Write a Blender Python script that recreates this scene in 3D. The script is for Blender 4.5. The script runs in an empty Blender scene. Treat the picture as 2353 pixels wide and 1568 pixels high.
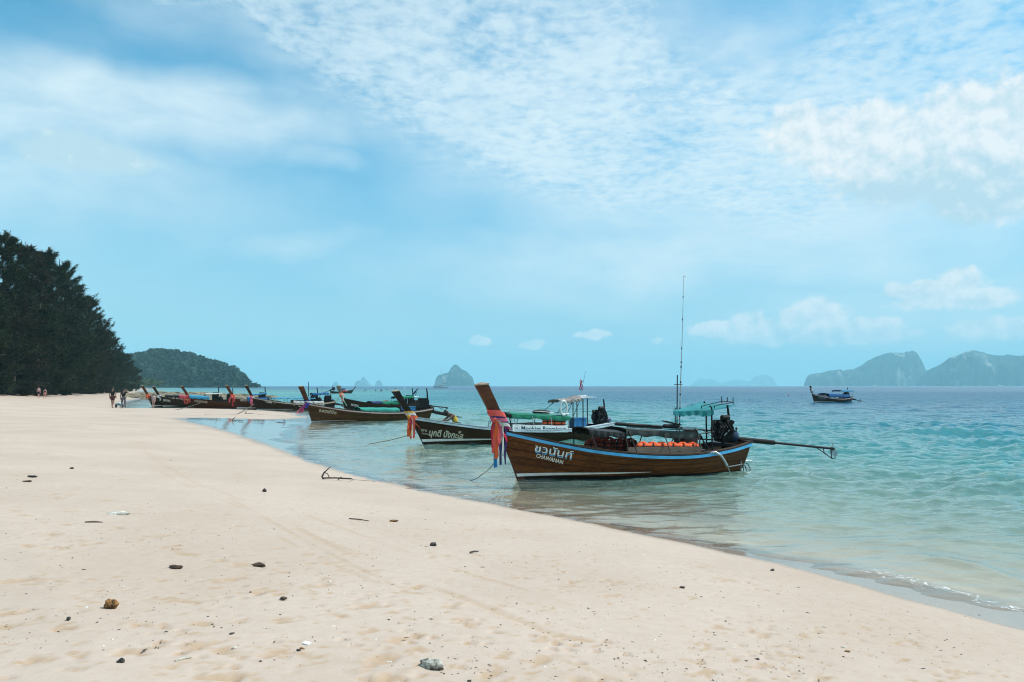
import bpy, bmesh, math, random
import numpy as np
from mathutils import Vector, Matrix, Euler

R = math.radians
sc = bpy.context.scene
col = sc.collection
rnd = random.Random(7)

# ------------------------------------------------------------------ camera
CAM_H = 2.4
FPX, W0, H0, HOR = 1700.0, 2353.0, 1568.0, 887.0      # photo measured on a 2353 px wide print
PITCH = math.atan((HOR - H0 / 2) / FPX)
cd = bpy.data.cameras.new('camera'); cam = bpy.data.objects.new('camera', cd); col.objects.link(cam)
cam.location = (0, 0, CAM_H); cam.rotation_euler = (math.pi / 2 + PITCH, 0, 0)
cd.sensor_width = 36.0; cd.lens = 36.0 * FPX / W0
cd.clip_start = 0.1; cd.clip_end = 40000
sc.camera = cam

# ------------------------------------------------------------------ light and exposure
SUN_EL, SUN_AZ = R(54), R(82)                 # azimuth from straight ahead towards the sea side
sd = bpy.data.lights.new('sun', 'SUN'); sun = bpy.data.objects.new('sun', sd); col.objects.link(sun)
sd.energy = 4.7; sd.angle = R(0.53); sd.color = (1.0, 0.955, 0.89)
sv = Vector((math.sin(SUN_AZ) * math.cos(SUN_EL), math.cos(SUN_AZ) * math.cos(SUN_EL), math.sin(SUN_EL)))
sun.rotation_euler = sv.to_track_quat('Z', 'Y').to_euler()
sc.view_settings.view_transform = 'Standard'; sc.view_settings.look = 'None'
sc.view_settings.exposure = 0.0; sc.view_settings.gamma = 1.0; sc.view_settings.use_curve_mapping = False
sc.render.engine = 'CYCLES'
sc.cycles.use_denoising = True
sc.cycles.filter_width = 1.1
sc.cycles.max_bounces = 8; sc.cycles.diffuse_bounces = 3; sc.cycles.glossy_bounces = 3
sc.cycles.transparent_max_bounces = 8; sc.cycles.volume_bounces = 1
sc.cycles.caustics_reflective = False; sc.cycles.caustics_refractive = False
sc.cycles.sample_clamp_indirect = 4.0; sc.cycles.sample_clamp_direct = 6.0

def ray(px, py):
    x, y = px - W0 / 2, py - H0 / 2
    c, s = math.cos(PITCH), math.sin(PITCH)
    return Vector((x, FPX * c + s * y, FPX * s - c * y)).normalized()
def at(px, py, z=0.0):
    d = ray(px, py); t = (z - CAM_H) / d.z
    return Vector((0, 0, CAM_H)) + d * t
def atY(px, py, Y):
    d = ray(px, py); return Vector((0, 0, CAM_H)) + d * (Y / d.y)

# ------------------------------------------------------------------ node helpers
def nn(nt, t, **kw):
    n = nt.nodes.new(t)
    for k, v in kw.items():
        if k == 'inp':
            for i, x in v.items(): n.inputs[i].default_value = x
        else: setattr(n, k, v)
    return n
def math_(nt, op, a, b=None, c=None, clamp=False):
    n = nt.nodes.new('ShaderNodeMath'); n.operation = op; n.use_clamp = clamp
    for i, x in enumerate((a, b, c)):
        if x is None: continue
        if isinstance(x, (int, float)): n.inputs[i].default_value = x
        else: nt.links.new(x, n.inputs[i])
    return n.outputs[0]
def vmath(nt, op, a, b=None):
    n = nt.nodes.new('ShaderNodeVectorMath'); n.operation = op
    for i, x in enumerate((a, b)):
        if x is None: continue
        if isinstance(x, (tuple, list)): n.inputs[i].default_value = x
        else: nt.links.new(x, n.inputs[i])
    return n.outputs['Value'] if op in ('LENGTH', 'DOT_PRODUCT') else n.outputs[0]
def mrange(nt, v, a, b, c=0.0, d=1.0, smooth=True):
    n = nt.nodes.new('ShaderNodeMapRange'); n.interpolation_type = 'SMOOTHSTEP' if smooth else 'LINEAR'
    nt.links.new(v, n.inputs[0])
    for i, x in zip((1, 2, 3, 4), (a, b, c, d)): n.inputs[i].default_value = x
    return n.outputs[0]
def mixc(nt, f, a, b, mode='MIX'):
    n = nt.nodes.new('ShaderNodeMix'); n.data_type = 'RGBA'; n.blend_type = mode
    for s, x in ((0, f), (6, a), (7, b)):
        if isinstance(x, (int, float)): n.inputs[s].default_value = x
        elif isinstance(x, (tuple, list)): n.inputs[s].default_value = (*x[:3], 1)
        else: nt.links.new(x, n.inputs[s])
    return n.outputs[2]
def noise_(nt, vec, scale, detail=4, rough=0.55, dist=0.0, typ='FBM'):
    n = nt.nodes.new('ShaderNodeTexNoise'); n.noise_type = typ
    if vec is not None: nt.links.new(vec, n.inputs['Vector'])
    n.inputs['Scale'].default_value = scale; n.inputs['Detail'].default_value = detail
    n.inputs['Roughness'].default_value = rough; n.inputs['Distortion'].default_value = dist
    return n.outputs[0]
def ramp(nt, v, stops):
    n = nt.nodes.new('ShaderNodeValToRGB'); e = n.color_ramp.elements
    while len(e) < len(stops): e.new(0.5)
    for q, (p, c) in zip(e, stops): q.position = p; q.color = (*c[:3], 1)
    nt.links.new(v, n.inputs[0]); return n.outputs[0]

# ------------------------------------------------------------------ sky
world = bpy.data.worlds.new('World'); sc.world = world; world.use_nodes = True
wt = world.node_tree; wt.nodes.clear()
tc = nn(wt, 'ShaderNodeTexCoord'); D = tc.outputs['Generated']
sky = nn(wt, 'ShaderNodeTexSky', sky_type='NISHITA', sun_disc=False, sun_elevation=SUN_EL, sun_rotation=SUN_AZ,
         altitude=0.0, air_density=1.0, dust_density=0.6, ozone_density=2.0)
SKY_S = 0.100
sp = nn(wt, 'ShaderNodeSeparateXYZ'); wt.links.new(D, sp.inputs[0])
X_, Y_, Z_ = sp.outputs
skyc = mixc(wt, 1.0, sky.outputs[0], (0.27, 1.50, 1.66), 'MULTIPLY')
az = math_(wt, 'ARCTAN2', X_, Y_); el = math_(wt, 'ARCSINE', Z_)
cb = nn(wt, 'ShaderNodeCombineXYZ'); wt.links.new(az, cb.inputs[0]); wt.links.new(el, cb.inputs[1])
AE = cb.outputs[0]
zc = math_(wt, 'ADD', math_(wt, 'MAXIMUM', Z_, 0.0), 0.09)
cp = nn(wt, 'ShaderNodeCombineXYZ')
wt.links.new(math_(wt, 'DIVIDE', X_, zc), cp.inputs[0]); wt.links.new(math_(wt, 'DIVIDE', Y_, zc), cp.inputs[1])
P = cp.outputs[0]                                         # cloud layer seen in perspective
def nvec(nt, vec, scale, detail=3):
    n = nt.nodes.new('ShaderNodeTexNoise'); nt.links.new(vec, n.inputs['Vector'])
    n.inputs['Scale'].default_value = scale; n.inputs['Detail'].default_value = detail
    return n.outputs[1]
wob = vmath(wt, 'MULTIPLY', vmath(wt, 'SUBTRACT', nvec(wt, AE, 5.0, 4), (0.5, 0.5, 0.5)), (0.34, 0.14, 0.0))
AEw = vmath(wt, 'ADD', AE, wob)
wob2 = vmath(wt, 'MULTIPLY', vmath(wt, 'SUBTRACT', nvec(wt, AE, 26.0, 5), (0.5, 0.5, 0.5)), (0.034, 0.024, 0.0))
AEc = vmath(wt, 'ADD', AE, wob2)
def blob(src, px, py, rx, ry, inner=0.0, outer=1.0, tilt=0.0):
    d = ray(px, py); a, e = math.atan2(d.x, d.y), math.asin(d.z)
    v = vmath(wt, 'SUBTRACT', src, (a, e, 0))
    if tilt:
        n = nn(wt, 'ShaderNodeVectorRotate', rotation_type='Z_AXIS'); n.inputs['Angle'].default_value = R(tilt)
        wt.links.new(v, n.inputs[0]); v = n.outputs[0]
    v = vmath(wt, 'MULTIPLY', v, (FPX / rx, FPX / ry, 0))
    return mrange(wt, vmath(wt, 'LENGTH', v), inner, outer, 1.0, 0.0)
def acc(op, items):
    o = items[0]
    for i in items[1:]: o = math_(wt, op, o, i)
    return o
# high thin veil: rippled cirrocumulus over the sea, smooth cirrus over the land
rip = acc('MAXIMUM', [blob(AEw, 1150, 130, 640, 330, 0.35, 1.1, 14), blob(AEw, 1560, 330, 620, 240, 0.3, 1.1, 10),
                      blob(AEw, 2130, 110, 420, 170, 0.2, 1.1), blob(AEw, 620, 20, 380, 90, 0.2, 1.0, 12)])
far_rip = mrange(wt, noise_(wt, P, 0.55, 2), 0.42, 0.72)
out_of_view = mrange(wt, math_(wt, 'ABSOLUTE', az), 0.66, 0.85)
high = mrange(wt, el, 0.5, 0.68)
beyond = math_(wt, 'MAXIMUM', out_of_view, high)
rip = math_(wt, 'MAXIMUM', rip, math_(wt, 'MULTIPLY', far_rip, beyond))
gran = noise_(wt, P, 19.0, 7, 0.6, 0.2)
gran2 = noise_(wt, P, 3.2, 4, 0.55, 0.2)
g = math_(wt, 'ADD', math_(wt, 'MULTIPLY', gran, 1.0), math_(wt, 'MULTIPLY', gran2, 0.75))
rip_a = math_(wt, 'MULTIPLY', mrange(wt, math_(wt, 'ADD', g, math_(wt, 'MULTIPLY', rip, 0.30)), 0.80, 1.34), mrange(wt, rip, 0.0, 0.75))
K_ = lambda f, b_: math_(wt, 'MULTIPLY', b_, f)
cir = acc('MAXIMUM', [K_(1.0, blob(AEw, 360, 270, 520, 130, 0.15, 1.15, -5)), K_(.85, blob(AEw, 60, 210, 400, 150, 0.0, 1.1)), K_(.72, blob(AEw, 120, 400, 560, 140, 0.0, 1.1, 4)),
                      K_(.92, blob(AEw, 1450, 260, 1050, 340, 0.25, 1.15, 9)), K_(.85, blob(AEw, 1620, 140, 420, 190, 0.0, 1.1, -8)), K_(.92, blob(AEw, 1780, 450, 900, 210, 0.2, 1.15, 3)),
                      K_(.62, blob(AEw, 660, 60, 560, 140, 0.0, 1.15, 8)), K_(.15, blob(AEw, 260, 110, 420, 110, 0.0, 1.15)), K_(.45, blob(AEw, 680, 560, 260, 45, 0.0, 1.0)), K_(.5, blob(AEw, 690, 378, 130, 50, 0.0, 1.0)),
                      K_(.85, blob(AEw, 1650, 600, 900, 110, 0.1, 1.1)), K_(.5, blob(AEw, 1250, 660, 560, 80, 0.0, 1.0, 4)), K_(.6, blob(AEw, 2100, 700, 700, 130, 0.0, 1.0)),
                      math_(wt, 'MULTIPLY', math_(wt, 'MULTIPLY', mrange(wt, noise_(wt, P, 0.8, 3), 0.36, 0.70), beyond), 0.85)])
stre = vmath(wt, 'MULTIPLY', AE, (3.0, 9.0, 1.0))
soft = noise_(wt, stre, 2.6, 6, 0.62, 0.35)
cir_a = math_(wt, 'MULTIPLY', cir, mrange(wt, soft, 0.22, 0.66, 0.62, 1.05), clamp=True)
gaps = mrange(wt, g, 0.55, 1.15, 0.45, 1.0)
cir_a = math_(wt, 'MULTIPLY', cir_a, mixc(wt, mrange(wt, rip, 0.1, 0.8), (1, 1, 1), gaps))
thin = mrange(wt, noise_(wt, stre, 1.3, 4, 0.55, 0.2), 0.3, 0.7, 0.0, 0.11)
veil = math_(wt, 'SUBTRACT', 1.0, math_(wt, 'MULTIPLY', math_(wt, 'SUBTRACT', 1.0, K_(.55, rip_a)), math_(wt, 'MULTIPLY', math_(wt, 'SUBTRACT', 1.0, thin), math_(wt, 'SUBTRACT', 1.0, K_(.86, cir_a)))))
lowhaze = mrange(wt, el, 0.0, 0.42, 0.8, 0.0)
base = mixc(wt, lowhaze, skyc, (4.6, 6.3, 7.7))
c1 = mixc(wt, veil, base, (8.0, 9.35, 9.95))
# cumulus: white heads, blue grey bases
CUM = [(1985, 330, 230, 120), (2250, 300, 260, 140), (1850, 300, 130, 75), (2120, 400, 280, 100), (2300, 430, 220, 95),
       (1640, 755, 75, 30), (1725, 745, 75, 44), (1870, 732, 95, 66), (1800, 765, 220, 36), (2000, 755, 110, 38), (1930, 770, 240, 30),
       (2110, 672, 110, 32), (2205, 650, 65, 40), (2180, 690, 170, 34), (1100, 786, 34, 22), (1220, 792, 34, 18), (1365, 772, 62, 16),
       (205, 356, 170, 52), (1508, 782, 26, 12), (2300, 760, 120, 40)]
cums = acc('MAXIMUM', [blob(AEc, *c, 0.1, 1.15) for c in CUM])
far_c = math_(wt, 'MULTIPLY', mrange(wt, noise_(wt, vmath(wt, 'MULTIPLY', AE, (1.0, 2.2, 1.0)), 3.4, 3), 0.55, 0.75),
              math_(wt, 'MULTIPLY', beyond, mrange(wt, el, 0.05, 0.7, 1.0, 0.0)))
cums = math_(wt, 'MAXIMUM', cums, far_c)
puff = math_(wt, 'ADD', K_(.55, noise_(wt, AE, 44.0, 8, 0.6, 0.25)), K_(.45, noise_(wt, AE, 15.0, 5, 0.55, 0.2)))
cum_d = math_(wt, 'ADD', cums, math_(wt, 'MULTIPLY', math_(wt, 'SUBTRACT', puff, 0.5), 1.5))
cum_a = math_(wt, 'MULTIPLY', mrange(wt, cum_d, 0.22, 0.66), 0.92)
AEu = vmath(wt, 'ADD', AE, (0.007, 0.012, 0))
upl = math_(wt, 'ADD', K_(.55, noise_(wt, AEu, 44.0, 8, 0.6, 0.25)), K_(.45, noise_(wt, AEu, 15.0, 5, 0.55, 0.2)))
lit = math_(wt, 'ADD', math_(wt, 'MULTIPLY', math_(wt, 'SUBTRACT', puff, upl), 3.6), 0.72)
shade = acc('MAXIMUM', [math_(wt, 'MULTIPLY', blob(AEc, 2130, 460, 290, 95, 0.2, 1.1), 0.8), math_(wt, 'MULTIPLY', blob(AEc, 205, 358, 250, 90, 0.4, 1.2), 1.0),
                        math_(wt, 'MULTIPLY', blob(AEc, 1860, 785, 330, 34, 0.2, 1.1), 0.5)])
lit = math_(wt, 'SUBTRACT', lit, shade, clamp=True)
ccol = mixc(wt, lit, (5.5, 7.5, 8.5), (9.6, 9.8, 9.9))
c2 = mixc(wt, cum_a, c1, ccol)
bg = nn(wt, 'ShaderNodeBackground'); bg.inputs[1].default_value = SKY_S
wo = nn(wt, 'ShaderNodeOutputWorld'); wt.links.new(c2, bg.inputs[0]); wt.links.new(bg.outputs[0], wo.inputs[0])
world.cycles.sampling_method = 'MANUAL'; world.cycles.sample_map_resolution = 512

# ------------------------------------------------------------------ materials
MATS = {}
def mat(name, color, rough=0.6, var=0.0, scale=6.0, bump=0.0, bscale=40.0, spec=0.5, metal=0.0, stretch=None, c2=None, det=5):
    """plain or two-tone noisy principled material"""
    if name in MATS: return MATS[name]
    m = bpy.data.materials.new(name); m.use_nodes = True; nt = m.node_tree
    b = nt.nodes['Principled BSDF']
    b.inputs['Roughness'].default_value = rough; b.inputs['Metallic'].default_value = metal
    b.inputs['Specular IOR Level'].default_value = spec
    b.inputs['Base Color'].default_value = (*color, 1)
    t = nn(nt, 'ShaderNodeTexCoord'); v = t.outputs['Object']
    if stretch: v = vmath(nt, 'MULTIPLY', v, stretch)
    if var > 0 or c2:
        n = noise_(nt, v, scale, det, 0.6)
        if c2 is None: c2 = tuple(x * (1 - var) for x in color); c1_ = tuple(min(1, x * (1 + var)) for x in color)
        else: c1_ = color
        nt.links.new(mixc(nt, mrange(nt, n, 0.33, 0.68), c1_, c2), b.inputs['Base Color'])
    if bump > 0:
        bn = nn(nt, 'ShaderNodeBump'); bn.inputs['Strength'].default_value = bump; bn.inputs['Distance'].default_value = 0.02
        nt.links.new(noise_(nt, v, bscale, 4, 0.6), bn.inputs['Height']); nt.links.new(bn.outputs[0], b.inputs['Normal'])
    MATS[name] = m; return m
def wood(name, a, b_, rough=0.45, white=0.0, spec=0.4):
    """varnished, weathered planks: grain along the hull, knots, drip stains"""
    if name in MATS: return MATS[name]
    m = bpy.data.materials.new(name); m.use_nodes = True; nt = m.node_tree
    p = nt.nodes['Principled BSDF']; p.inputs['Specular IOR Level'].default_value = spec
    t = nn(nt, 'ShaderNodeTexCoord'); v = t.outputs['Object']
    gr = noise_(nt, vmath(nt, 'MULTIPLY', v, (1.3, 22.0, 22.0)), 1.6, 8, 0.62, 0.6)
    big = noise_(nt, vmath(nt, 'MULTIPLY', v, (0.55, 1.6, 1.6)), 2.2, 4, 0.6)
    oi = nn(nt, 'ShaderNodeObjectInfo')
    f = math_(nt, 'ADD', math_(nt, 'MULTIPLY', gr, 0.75), math_(nt, 'MULTIPLY', big, 0.45))
    f = math_(nt, 'ADD', f, math_(nt, 'MULTIPLY', math_(nt, 'SUBTRACT', oi.outputs['Random'], 0.5), 0.16))
    c = mixc(nt, mrange(nt, f, 0.38, 0.80), a, b_)
    kn = noise_(nt, vmath(nt, 'MULTIPLY', v, (4.0, 9.0, 9.0)), 1.0, 3, 0.5)
    c = mixc(nt, mrange(nt, kn, 0.70, 0.76, 0, 0.85), c, tuple(x * 0.25 for x in a))
    if white:
        sc_ = noise_(nt, vmath(nt, 'MULTIPLY', v, (2.5, 14, 14)), 2.6, 8, 0.7)
        c = mixc(nt, mrange(nt, sc_, 0.62, 0.72, 0, white), c, (0.42, 0.36, 0.28))
    nt.links.new(c, p.inputs['Base Color'])
    nt.links.new(mrange(nt, gr, 0.3, 0.7, rough - 0.12, rough + 0.15), p.inputs['Roughness'])
    bn = nn(nt, 'ShaderNodeBump'); bn.inputs['Strength'].default_value = 0.35; bn.inputs['Distance'].default_value = 0.008
    nt.links.new(gr, bn.inputs['Height']); nt.links.new(bn.outputs[0], p.inputs['Normal'])
    MATS[name] = m; return m

# ------------------------------------------------------------------ mesh helpers
def np_mesh(name, V, F):
    V = np.asarray(V, np.float32); F = np.asarray(F, np.int32); k = F.shape[1]
    me = bpy.data.meshes.new(name)
    me.vertices.add(len(V)); me.vertices.foreach_set('co', V.ravel())
    me.loops.add(F.size); me.loops.foreach_set('vertex_index', F.ravel())
    me.polygons.add(len(F)); me.polygons.foreach_set('loop_start', np.arange(0, F.size, k, dtype=np.int32))
    me.update(calc_edges=True); return me
def smooth_all(me, on=True):
    me.polygons.foreach_set('use_smooth', [on] * len(me.polygons))
def attr(me, name, a):
    at_ = me.attributes.new(name, 'FLOAT', 'POINT'); at_.data.foreach_set('value', np.asarray(a, np.float32))
def link(name, me, m=None, parent=None):
    o = bpy.data.objects.new(name, me); col.objects.link(o)
    if m is not None: me.materials.append(m)
    if parent is not None: o.parent = parent
    return o
def tag(o, label=None, cat=None, group=None, kind=None):
    for k, v in (('label', label), ('category', cat), ('group', group), ('kind', kind)):
        if v: o[k] = v
    return o
def empty(name, loc=(0, 0, 0), rz=0.0):
    o = bpy.data.objects.new(name, None); col.objects.link(o); o.location = loc; o.rotation_euler = (0, 0, rz)
    o.empty_display_size = 0.2; return o

class MB:
    """collects shapes; build() links them as one mesh object"""
    def __init__(s): s.v = []; s.f = []
    def add(s, vs, fs):
        n = len(s.v); s.v += [tuple(v) for v in vs]; s.f += [tuple(i + n for i in f) for f in fs]; return s
    def box(s, c, size, rot=None, taper=1.0):
        M = (rot.to_matrix() if isinstance(rot, Euler) else rot) if rot else Matrix.Identity(3)
        vs = []
        for z in (-1, 1):
            k = taper if z > 0 else 1.0
            for x, y in ((-1, -1), (1, -1), (1, 1), (-1, 1)):
                vs.append(Vector(c) + M @ Vector((x * size[0] / 2 * k, y * size[1] / 2 * k, z * size[2] / 2)))
        return s.add(vs, [(3, 2, 1, 0), (4, 5, 6, 7), (0, 1, 5, 4), (1, 2, 6, 5), (2, 3, 7, 6), (3, 0, 4, 7)])
    def beam(s, a, b, w, h, up=(0, 0, 1)):
        a, b = Vector(a), Vector(b); d = (b - a); L = d.length; d.normalize()
        sd_ = d.cross(Vector(up)); sd_ = sd_.normalized() if sd_.length > 1e-5 else Vector((0, 1, 0)); u = sd_.cross(d)
        vs = []
        for p in (a, b):
            for i, j in ((-1, -1), (1, -1), (1, 1), (-1, 1)): vs.append(p + sd_ * (i * w / 2) + u * (j * h / 2))
        return s.add(vs, [(3, 2, 1, 0), (4, 5, 6, 7), (0, 1, 5, 4), (1, 2, 6, 5), (2, 3, 7, 6), (3, 0, 4, 7)])
    def tube(s, pts, r, n=7, caps=True):
        pts = [Vector(p) for p in pts]; m = len(pts)
        rs = [r] * m if isinstance(r, (int, float)) else list(r)
        t0 = (pts[1] - pts[0]).normalized()
        ref = Vector((0, 0, 1)) if abs(t0.z) < 0.9 else Vector((1, 0, 0))
        u = t0.cross(ref).normalized(); vs = []
        for i, p in enumerate(pts):
            t = (pts[min(i + 1, m - 1)] - pts[max(i - 1, 0)]).normalized()
            u = (u - t * u.dot(t)); u = u.normalized() if u.length > 1e-6 else t.orthogonal().normalized()
            w = t.cross(u)
            for k in range(n):
                a = 2 * math.pi * k / n
                vs.append(p + (u * math.cos(a) + w * math.sin(a)) * rs[i])
        fs = [(i * n + k, i * n + (k + 1) % n, (i + 1) * n + (k + 1) % n, (i + 1) * n + k) for i in range(m - 1) for k in range(n)]
        if caps: fs += [tuple(range(n - 1, -1, -1)), tuple((m - 1) * n + k for k in range(n))]
        return s.add(vs, fs)
    def grid(s, fn, nu, nv, flip=False):
        vs = [fn(i / nu, j / nv) for i in range(nu + 1) for j in range(nv + 1)]
        fs = []
        for i in range(nu):
            for j in range(nv):
                a = i * (nv + 1) + j; q = (a, a + nv + 1, a + nv + 2, a + 1)
                fs.append(q[::-1] if flip else q)
        return s.add(vs, fs)
    def plate(s, fo, fi, nu, nv):
        """closed slab between an outer and an inner surface"""
        n0 = len(s.v); s.grid(fo, nu, nv); n1 = len(s.v); s.grid(fi, nu, nv, True)
        w = nv + 1
        rim = [(i, 0) for i in range(nu)] + [(nu, j) for j in range(nv)] + [(i, nv) for i in range(nu, 0, -1)] + [(0, j) for j in range(nv, 0, -1)]
        ids = [i * w + j for i, j in rim]
        for a, b in zip(ids, ids[1:] + ids[:1]): s.f.append((n0 + b, n0 + a, n1 + a, n1 + b))
        return s
    def ball(s, c, r, nu=8, nv=6, fn=None):
        r = (r, r, r) if isinstance(r, (int, float)) else r
        vs = [Vector((0, 0, 1))]
        for j in range(1, nv):
            th = math.pi * j / nv
            for i in range(nu): ph = 2 * math.pi * i / nu; vs.append(Vector((math.sin(th) * math.cos(ph), math.sin(th) * math.sin(ph), math.cos(th))))
        vs.append(Vector((0, 0, -1)))
        fs = [(0, 1 + i, 1 + (i + 1) % nu) for i in range(nu)]
        for j in range(nv - 2):
            a = 1 + j * nu; fs += [(a + i, a + nu + i, a + nu + (i + 1) % nu, a + (i + 1) % nu) for i in range(nu)]
        a = 1 + (nv - 2) * nu; fs += [(len(vs) - 1, a + (i + 1) % nu, a + i) for i in range(nu)]
        out = []
        for v in vs:
            k = fn(v) if fn else 1.0
            out.append(Vector(c) + Vector((v.x * r[0], v.y * r[1], v.z * r[2])) * k)
        return s.add(out, fs)
    def torus(s, c, R0, r, axis='y', n=24, m=8):
        vs = []
        for i in range(n):
            a = 2 * math.pi * i / n
            for j in range(m):
                b = 2 * math.pi * j / m; q = R0 + r * math.cos(b); x, y, z = q * math.cos(a), q * math.sin(a), r * math.sin(b)
                vs.append(Vector(c) + (Vector((x, z, y)) if axis == 'y' else Vector((x, y, z)) if axis == 'z' else Vector((z, x, y))))
        fs = [(i * m + j, ((i + 1) % n) * m + j, ((i + 1) % n) * m + (j + 1) % m, i * m + (j + 1) % m) for i in range(n) for j in range(m)]
        return s.add(vs, fs)
    def build(s, name, m, parent=None, angle=40):
        me = bpy.data.meshes.new(name); me.from_pydata(s.v, [], s.f); me.update()
        if angle: smooth_all(me); me.set_sharp_from_angle(angle=R(angle))
        return link(name, me, m, parent)

def sst(a, b, x):
    t = np.clip((x - a) / (b - a), 0, 1); return t * t * (3 - 2 * t)
def interp(tab, x):
    xs = [a for a, _ in tab]; ys = [b for _, b in tab]
    return float(np.interp(x, xs, ys))
def cint(tab, x):
    """smooth (catmull-rom) table lookup"""
    xs = [a for a, _ in tab]; ys = [b for _, b in tab]
    if x <= xs[0]: return ys[0]
    if x >= xs[-1]: return ys[-1]
    i = max(j for j in range(len(xs) - 1) if xs[j] <= x)
    h = xs[i + 1] - xs[i]; t = (x - xs[i]) / h
    m0 = (ys[i + 1] - ys[max(i - 1, 0)]) / (xs[i + 1] - xs[max(i - 1, 0)]) * h
    m1 = (ys[min(i + 2, len(xs) - 1)] - ys[i]) / (xs[min(i + 2, len(xs) - 1)] - xs[i]) * h
    return (2*t**3 - 3*t**2 + 1) * ys[i] + (t**3 - 2*t**2 + t) * m0 + (-2*t**3 + 3*t**2) * ys[i + 1] + (t**3 - t**2) * m1
# value noise on numpy arrays
def hash2(i, j, s):
    h = (i * 374761393 + j * 668265263 + s * 974634777) & 0xffffffff
    h = ((h ^ (h >> 13)) * 1274126177) & 0xffffffff
    return ((h ^ (h >> 16)) & 0xffff) / 65535.0
def vnoise(x, y, s=0):
    i = np.floor(x).astype(np.int64); j = np.floor(y).astype(np.int64); fx = x - i; fy = y - j
    fx = fx * fx * (3 - 2 * fx); fy = fy * fy * (3 - 2 * fy)
    return (hash2(i, j, s) * (1 - fx) + hash2(i + 1, j, s) * fx) * (1 - fy) + (hash2(i, j + 1, s) * (1 - fx) + hash2(i + 1, j + 1, s) * fx) * fy
def fbm(x, y, o=4, s=0, g=0.5):
    a, t, w = 1.0, 0.0, 0.0
    for k in range(o): t = t + a * vnoise(x * 2**k + 17.3 * k, y * 2**k - 9.1 * k, s + k); w += a; a *= g
    return t / w
# ================================================================== ground and sea
def poly_dist(px, py, poly):
    d2 = np.full(px.shape, 1e18)
    for (ax, ay), (bx, by) in zip(poly[:-1], poly[1:]):
        ex, ey = bx - ax, by - ay; l2 = ex * ex + ey * ey + 1e-12
        t = np.clip(((px - ax) * ex + (py - ay) * ey) / l2, 0, 1)
        d2 = np.minimum(d2, (px - ax - t * ex)**2 + (py - ay - t * ey)**2)
    return np.sqrt(d2)
def inside(px, py, poly):
    c = np.zeros(px.shape, bool); n = len(poly)
    for k in range(n):
        (ax, ay), (bx, by) = poly[k], poly[(k + 1) % n]
        if ay == by: continue
        c ^= ((ay > py) != (by > py)) & (px < (bx - ax) * (py - ay) / (by - ay) + ax)
    return c
def smooth_line(pts, it=2):
    for _ in range(it):
        q = [pts[0]]
        for a, b in zip(pts[:-1], pts[1:]):
            q.append((a[0] * .75 + b[0] * .25, a[1] * .75 + b[1] * .25)); q.append((a[0] * .25 + b[0] * .75, a[1] * .25 + b[1] * .75))
        q.append(pts[-1]); pts = q
    return pts
SH_PX = [(2353, 1418), (2230, 1384), (2080, 1345), (1900, 1302), (1690, 1266), (1500, 1226), (1330, 1192), (1160, 1160), (1050, 1138),
         (900, 1110), (790, 1086), (720, 1062), (675, 1036), (655, 1018), (648, 1000), (668, 984), (700, 970), (712, 958), (680, 947), (610, 942),
         (520, 939.5), (420, 938.5), (340, 939), (300, 940), (285, 934), (300, 926), (345, 921), (350, 913), (330, 907), (318, 901), (326, 897), (345, 894.2), (350, 892.4)]
WET_PX = [(2353, 1468), (2200, 1425), (2000, 1371), (1800, 1308), (1690, 1283), (1500, 1241), (1330, 1204), (1160, 1171), (1000, 1140),
          (900, 1115), (800, 1092), (720, 1067), (650, 1042), (560, 1014), (470, 992), (405, 979), (398, 971), (470, 967.5), (600, 968), (690, 962), (698, 955), (660, 949.5), (600, 945),
          (520, 942), (420, 941), (340, 941), (285, 943), (262, 935), (270, 925), (310, 918), (315, 910), (305, 903), (314, 898), (335, 894.8), (342, 892.7)]
pre = [(300.0, -16000.0), (70.0, -60.0), (26.0, -18.0), (13.0, -2.4), (8.2, 4.2)]
post = [(-470.0, 900.0), (-760.0, 1300.0), (-1000.0, 1690.0), (-1100.0, 1800.0), (-1400.0, 2200.0), (-16000.0, 2600.0)]
shore = smooth_line(pre + [tuple(at(*p))[:2] for p in SH_PX] + post)
wetl = smooth_line([(298.0, -16000.0), (69.3, -60.6), (25.3, -18.6), (12.3, -3.0), (7.6, 3.7)] + [tuple(at(*p))[:2] for p in WET_PX] + [(-474., 900.), (-765., 1300.), (-1005., 1692.), (-1105., 1800.), (-1405., 2195.), (-16000., 2595.)])
LAND = shore + [(-16000.0, -16000.0)]
DRY = wetl + [(-16000.0, -16000.0)]
def shore_d(x, y):
    """metres from the water's edge, positive on land"""
    d = poly_dist(x, y, shore); return np.where(inside(x, y, LAND), d, -d)
def wet_d(x, y):
    d = poly_dist(x, y, wetl); return np.where(inside(x, y, DRY), d, -d)
def ground_z(x, y, d=None):
    if d is None: d = shore_d(x, y)
    near = 1 - sst(24, 55, y)
    dl = np.maximum(d, 0)
    zn = np.where(dl < 8.5, 0.089 * dl, 0.7565 + 0.012 * np.minimum(dl - 8.5, 60)); zn = zn - 0.03 * np.exp(-((dl - 8.5) / 1.5)**2)
    zf = 0.034 * np.minimum(dl, 16) + 1.75 * sst(12, 36, dl) + 0.004 * np.clip(dl - 60, 0, 900)
    zl = zn * near + zf * (1 - near)
    w = np.maximum(-d, 0)
    reef = np.exp(-(((x + 130) / 150)**2 + ((y - 300) / 290)**2)**2)
    dep = np.where(w < 4, 0.085 * w, 0.34 + 0.045 * (w - 4)); dep = np.minimum(dep, 1.3 + 0.03 * w); dep = np.minimum(dep, 9)
    dep = dep * (1 - reef) + np.minimum(dep, 0.75) * reef
    return np.where(d > 0, zl, -dep), dep

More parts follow.
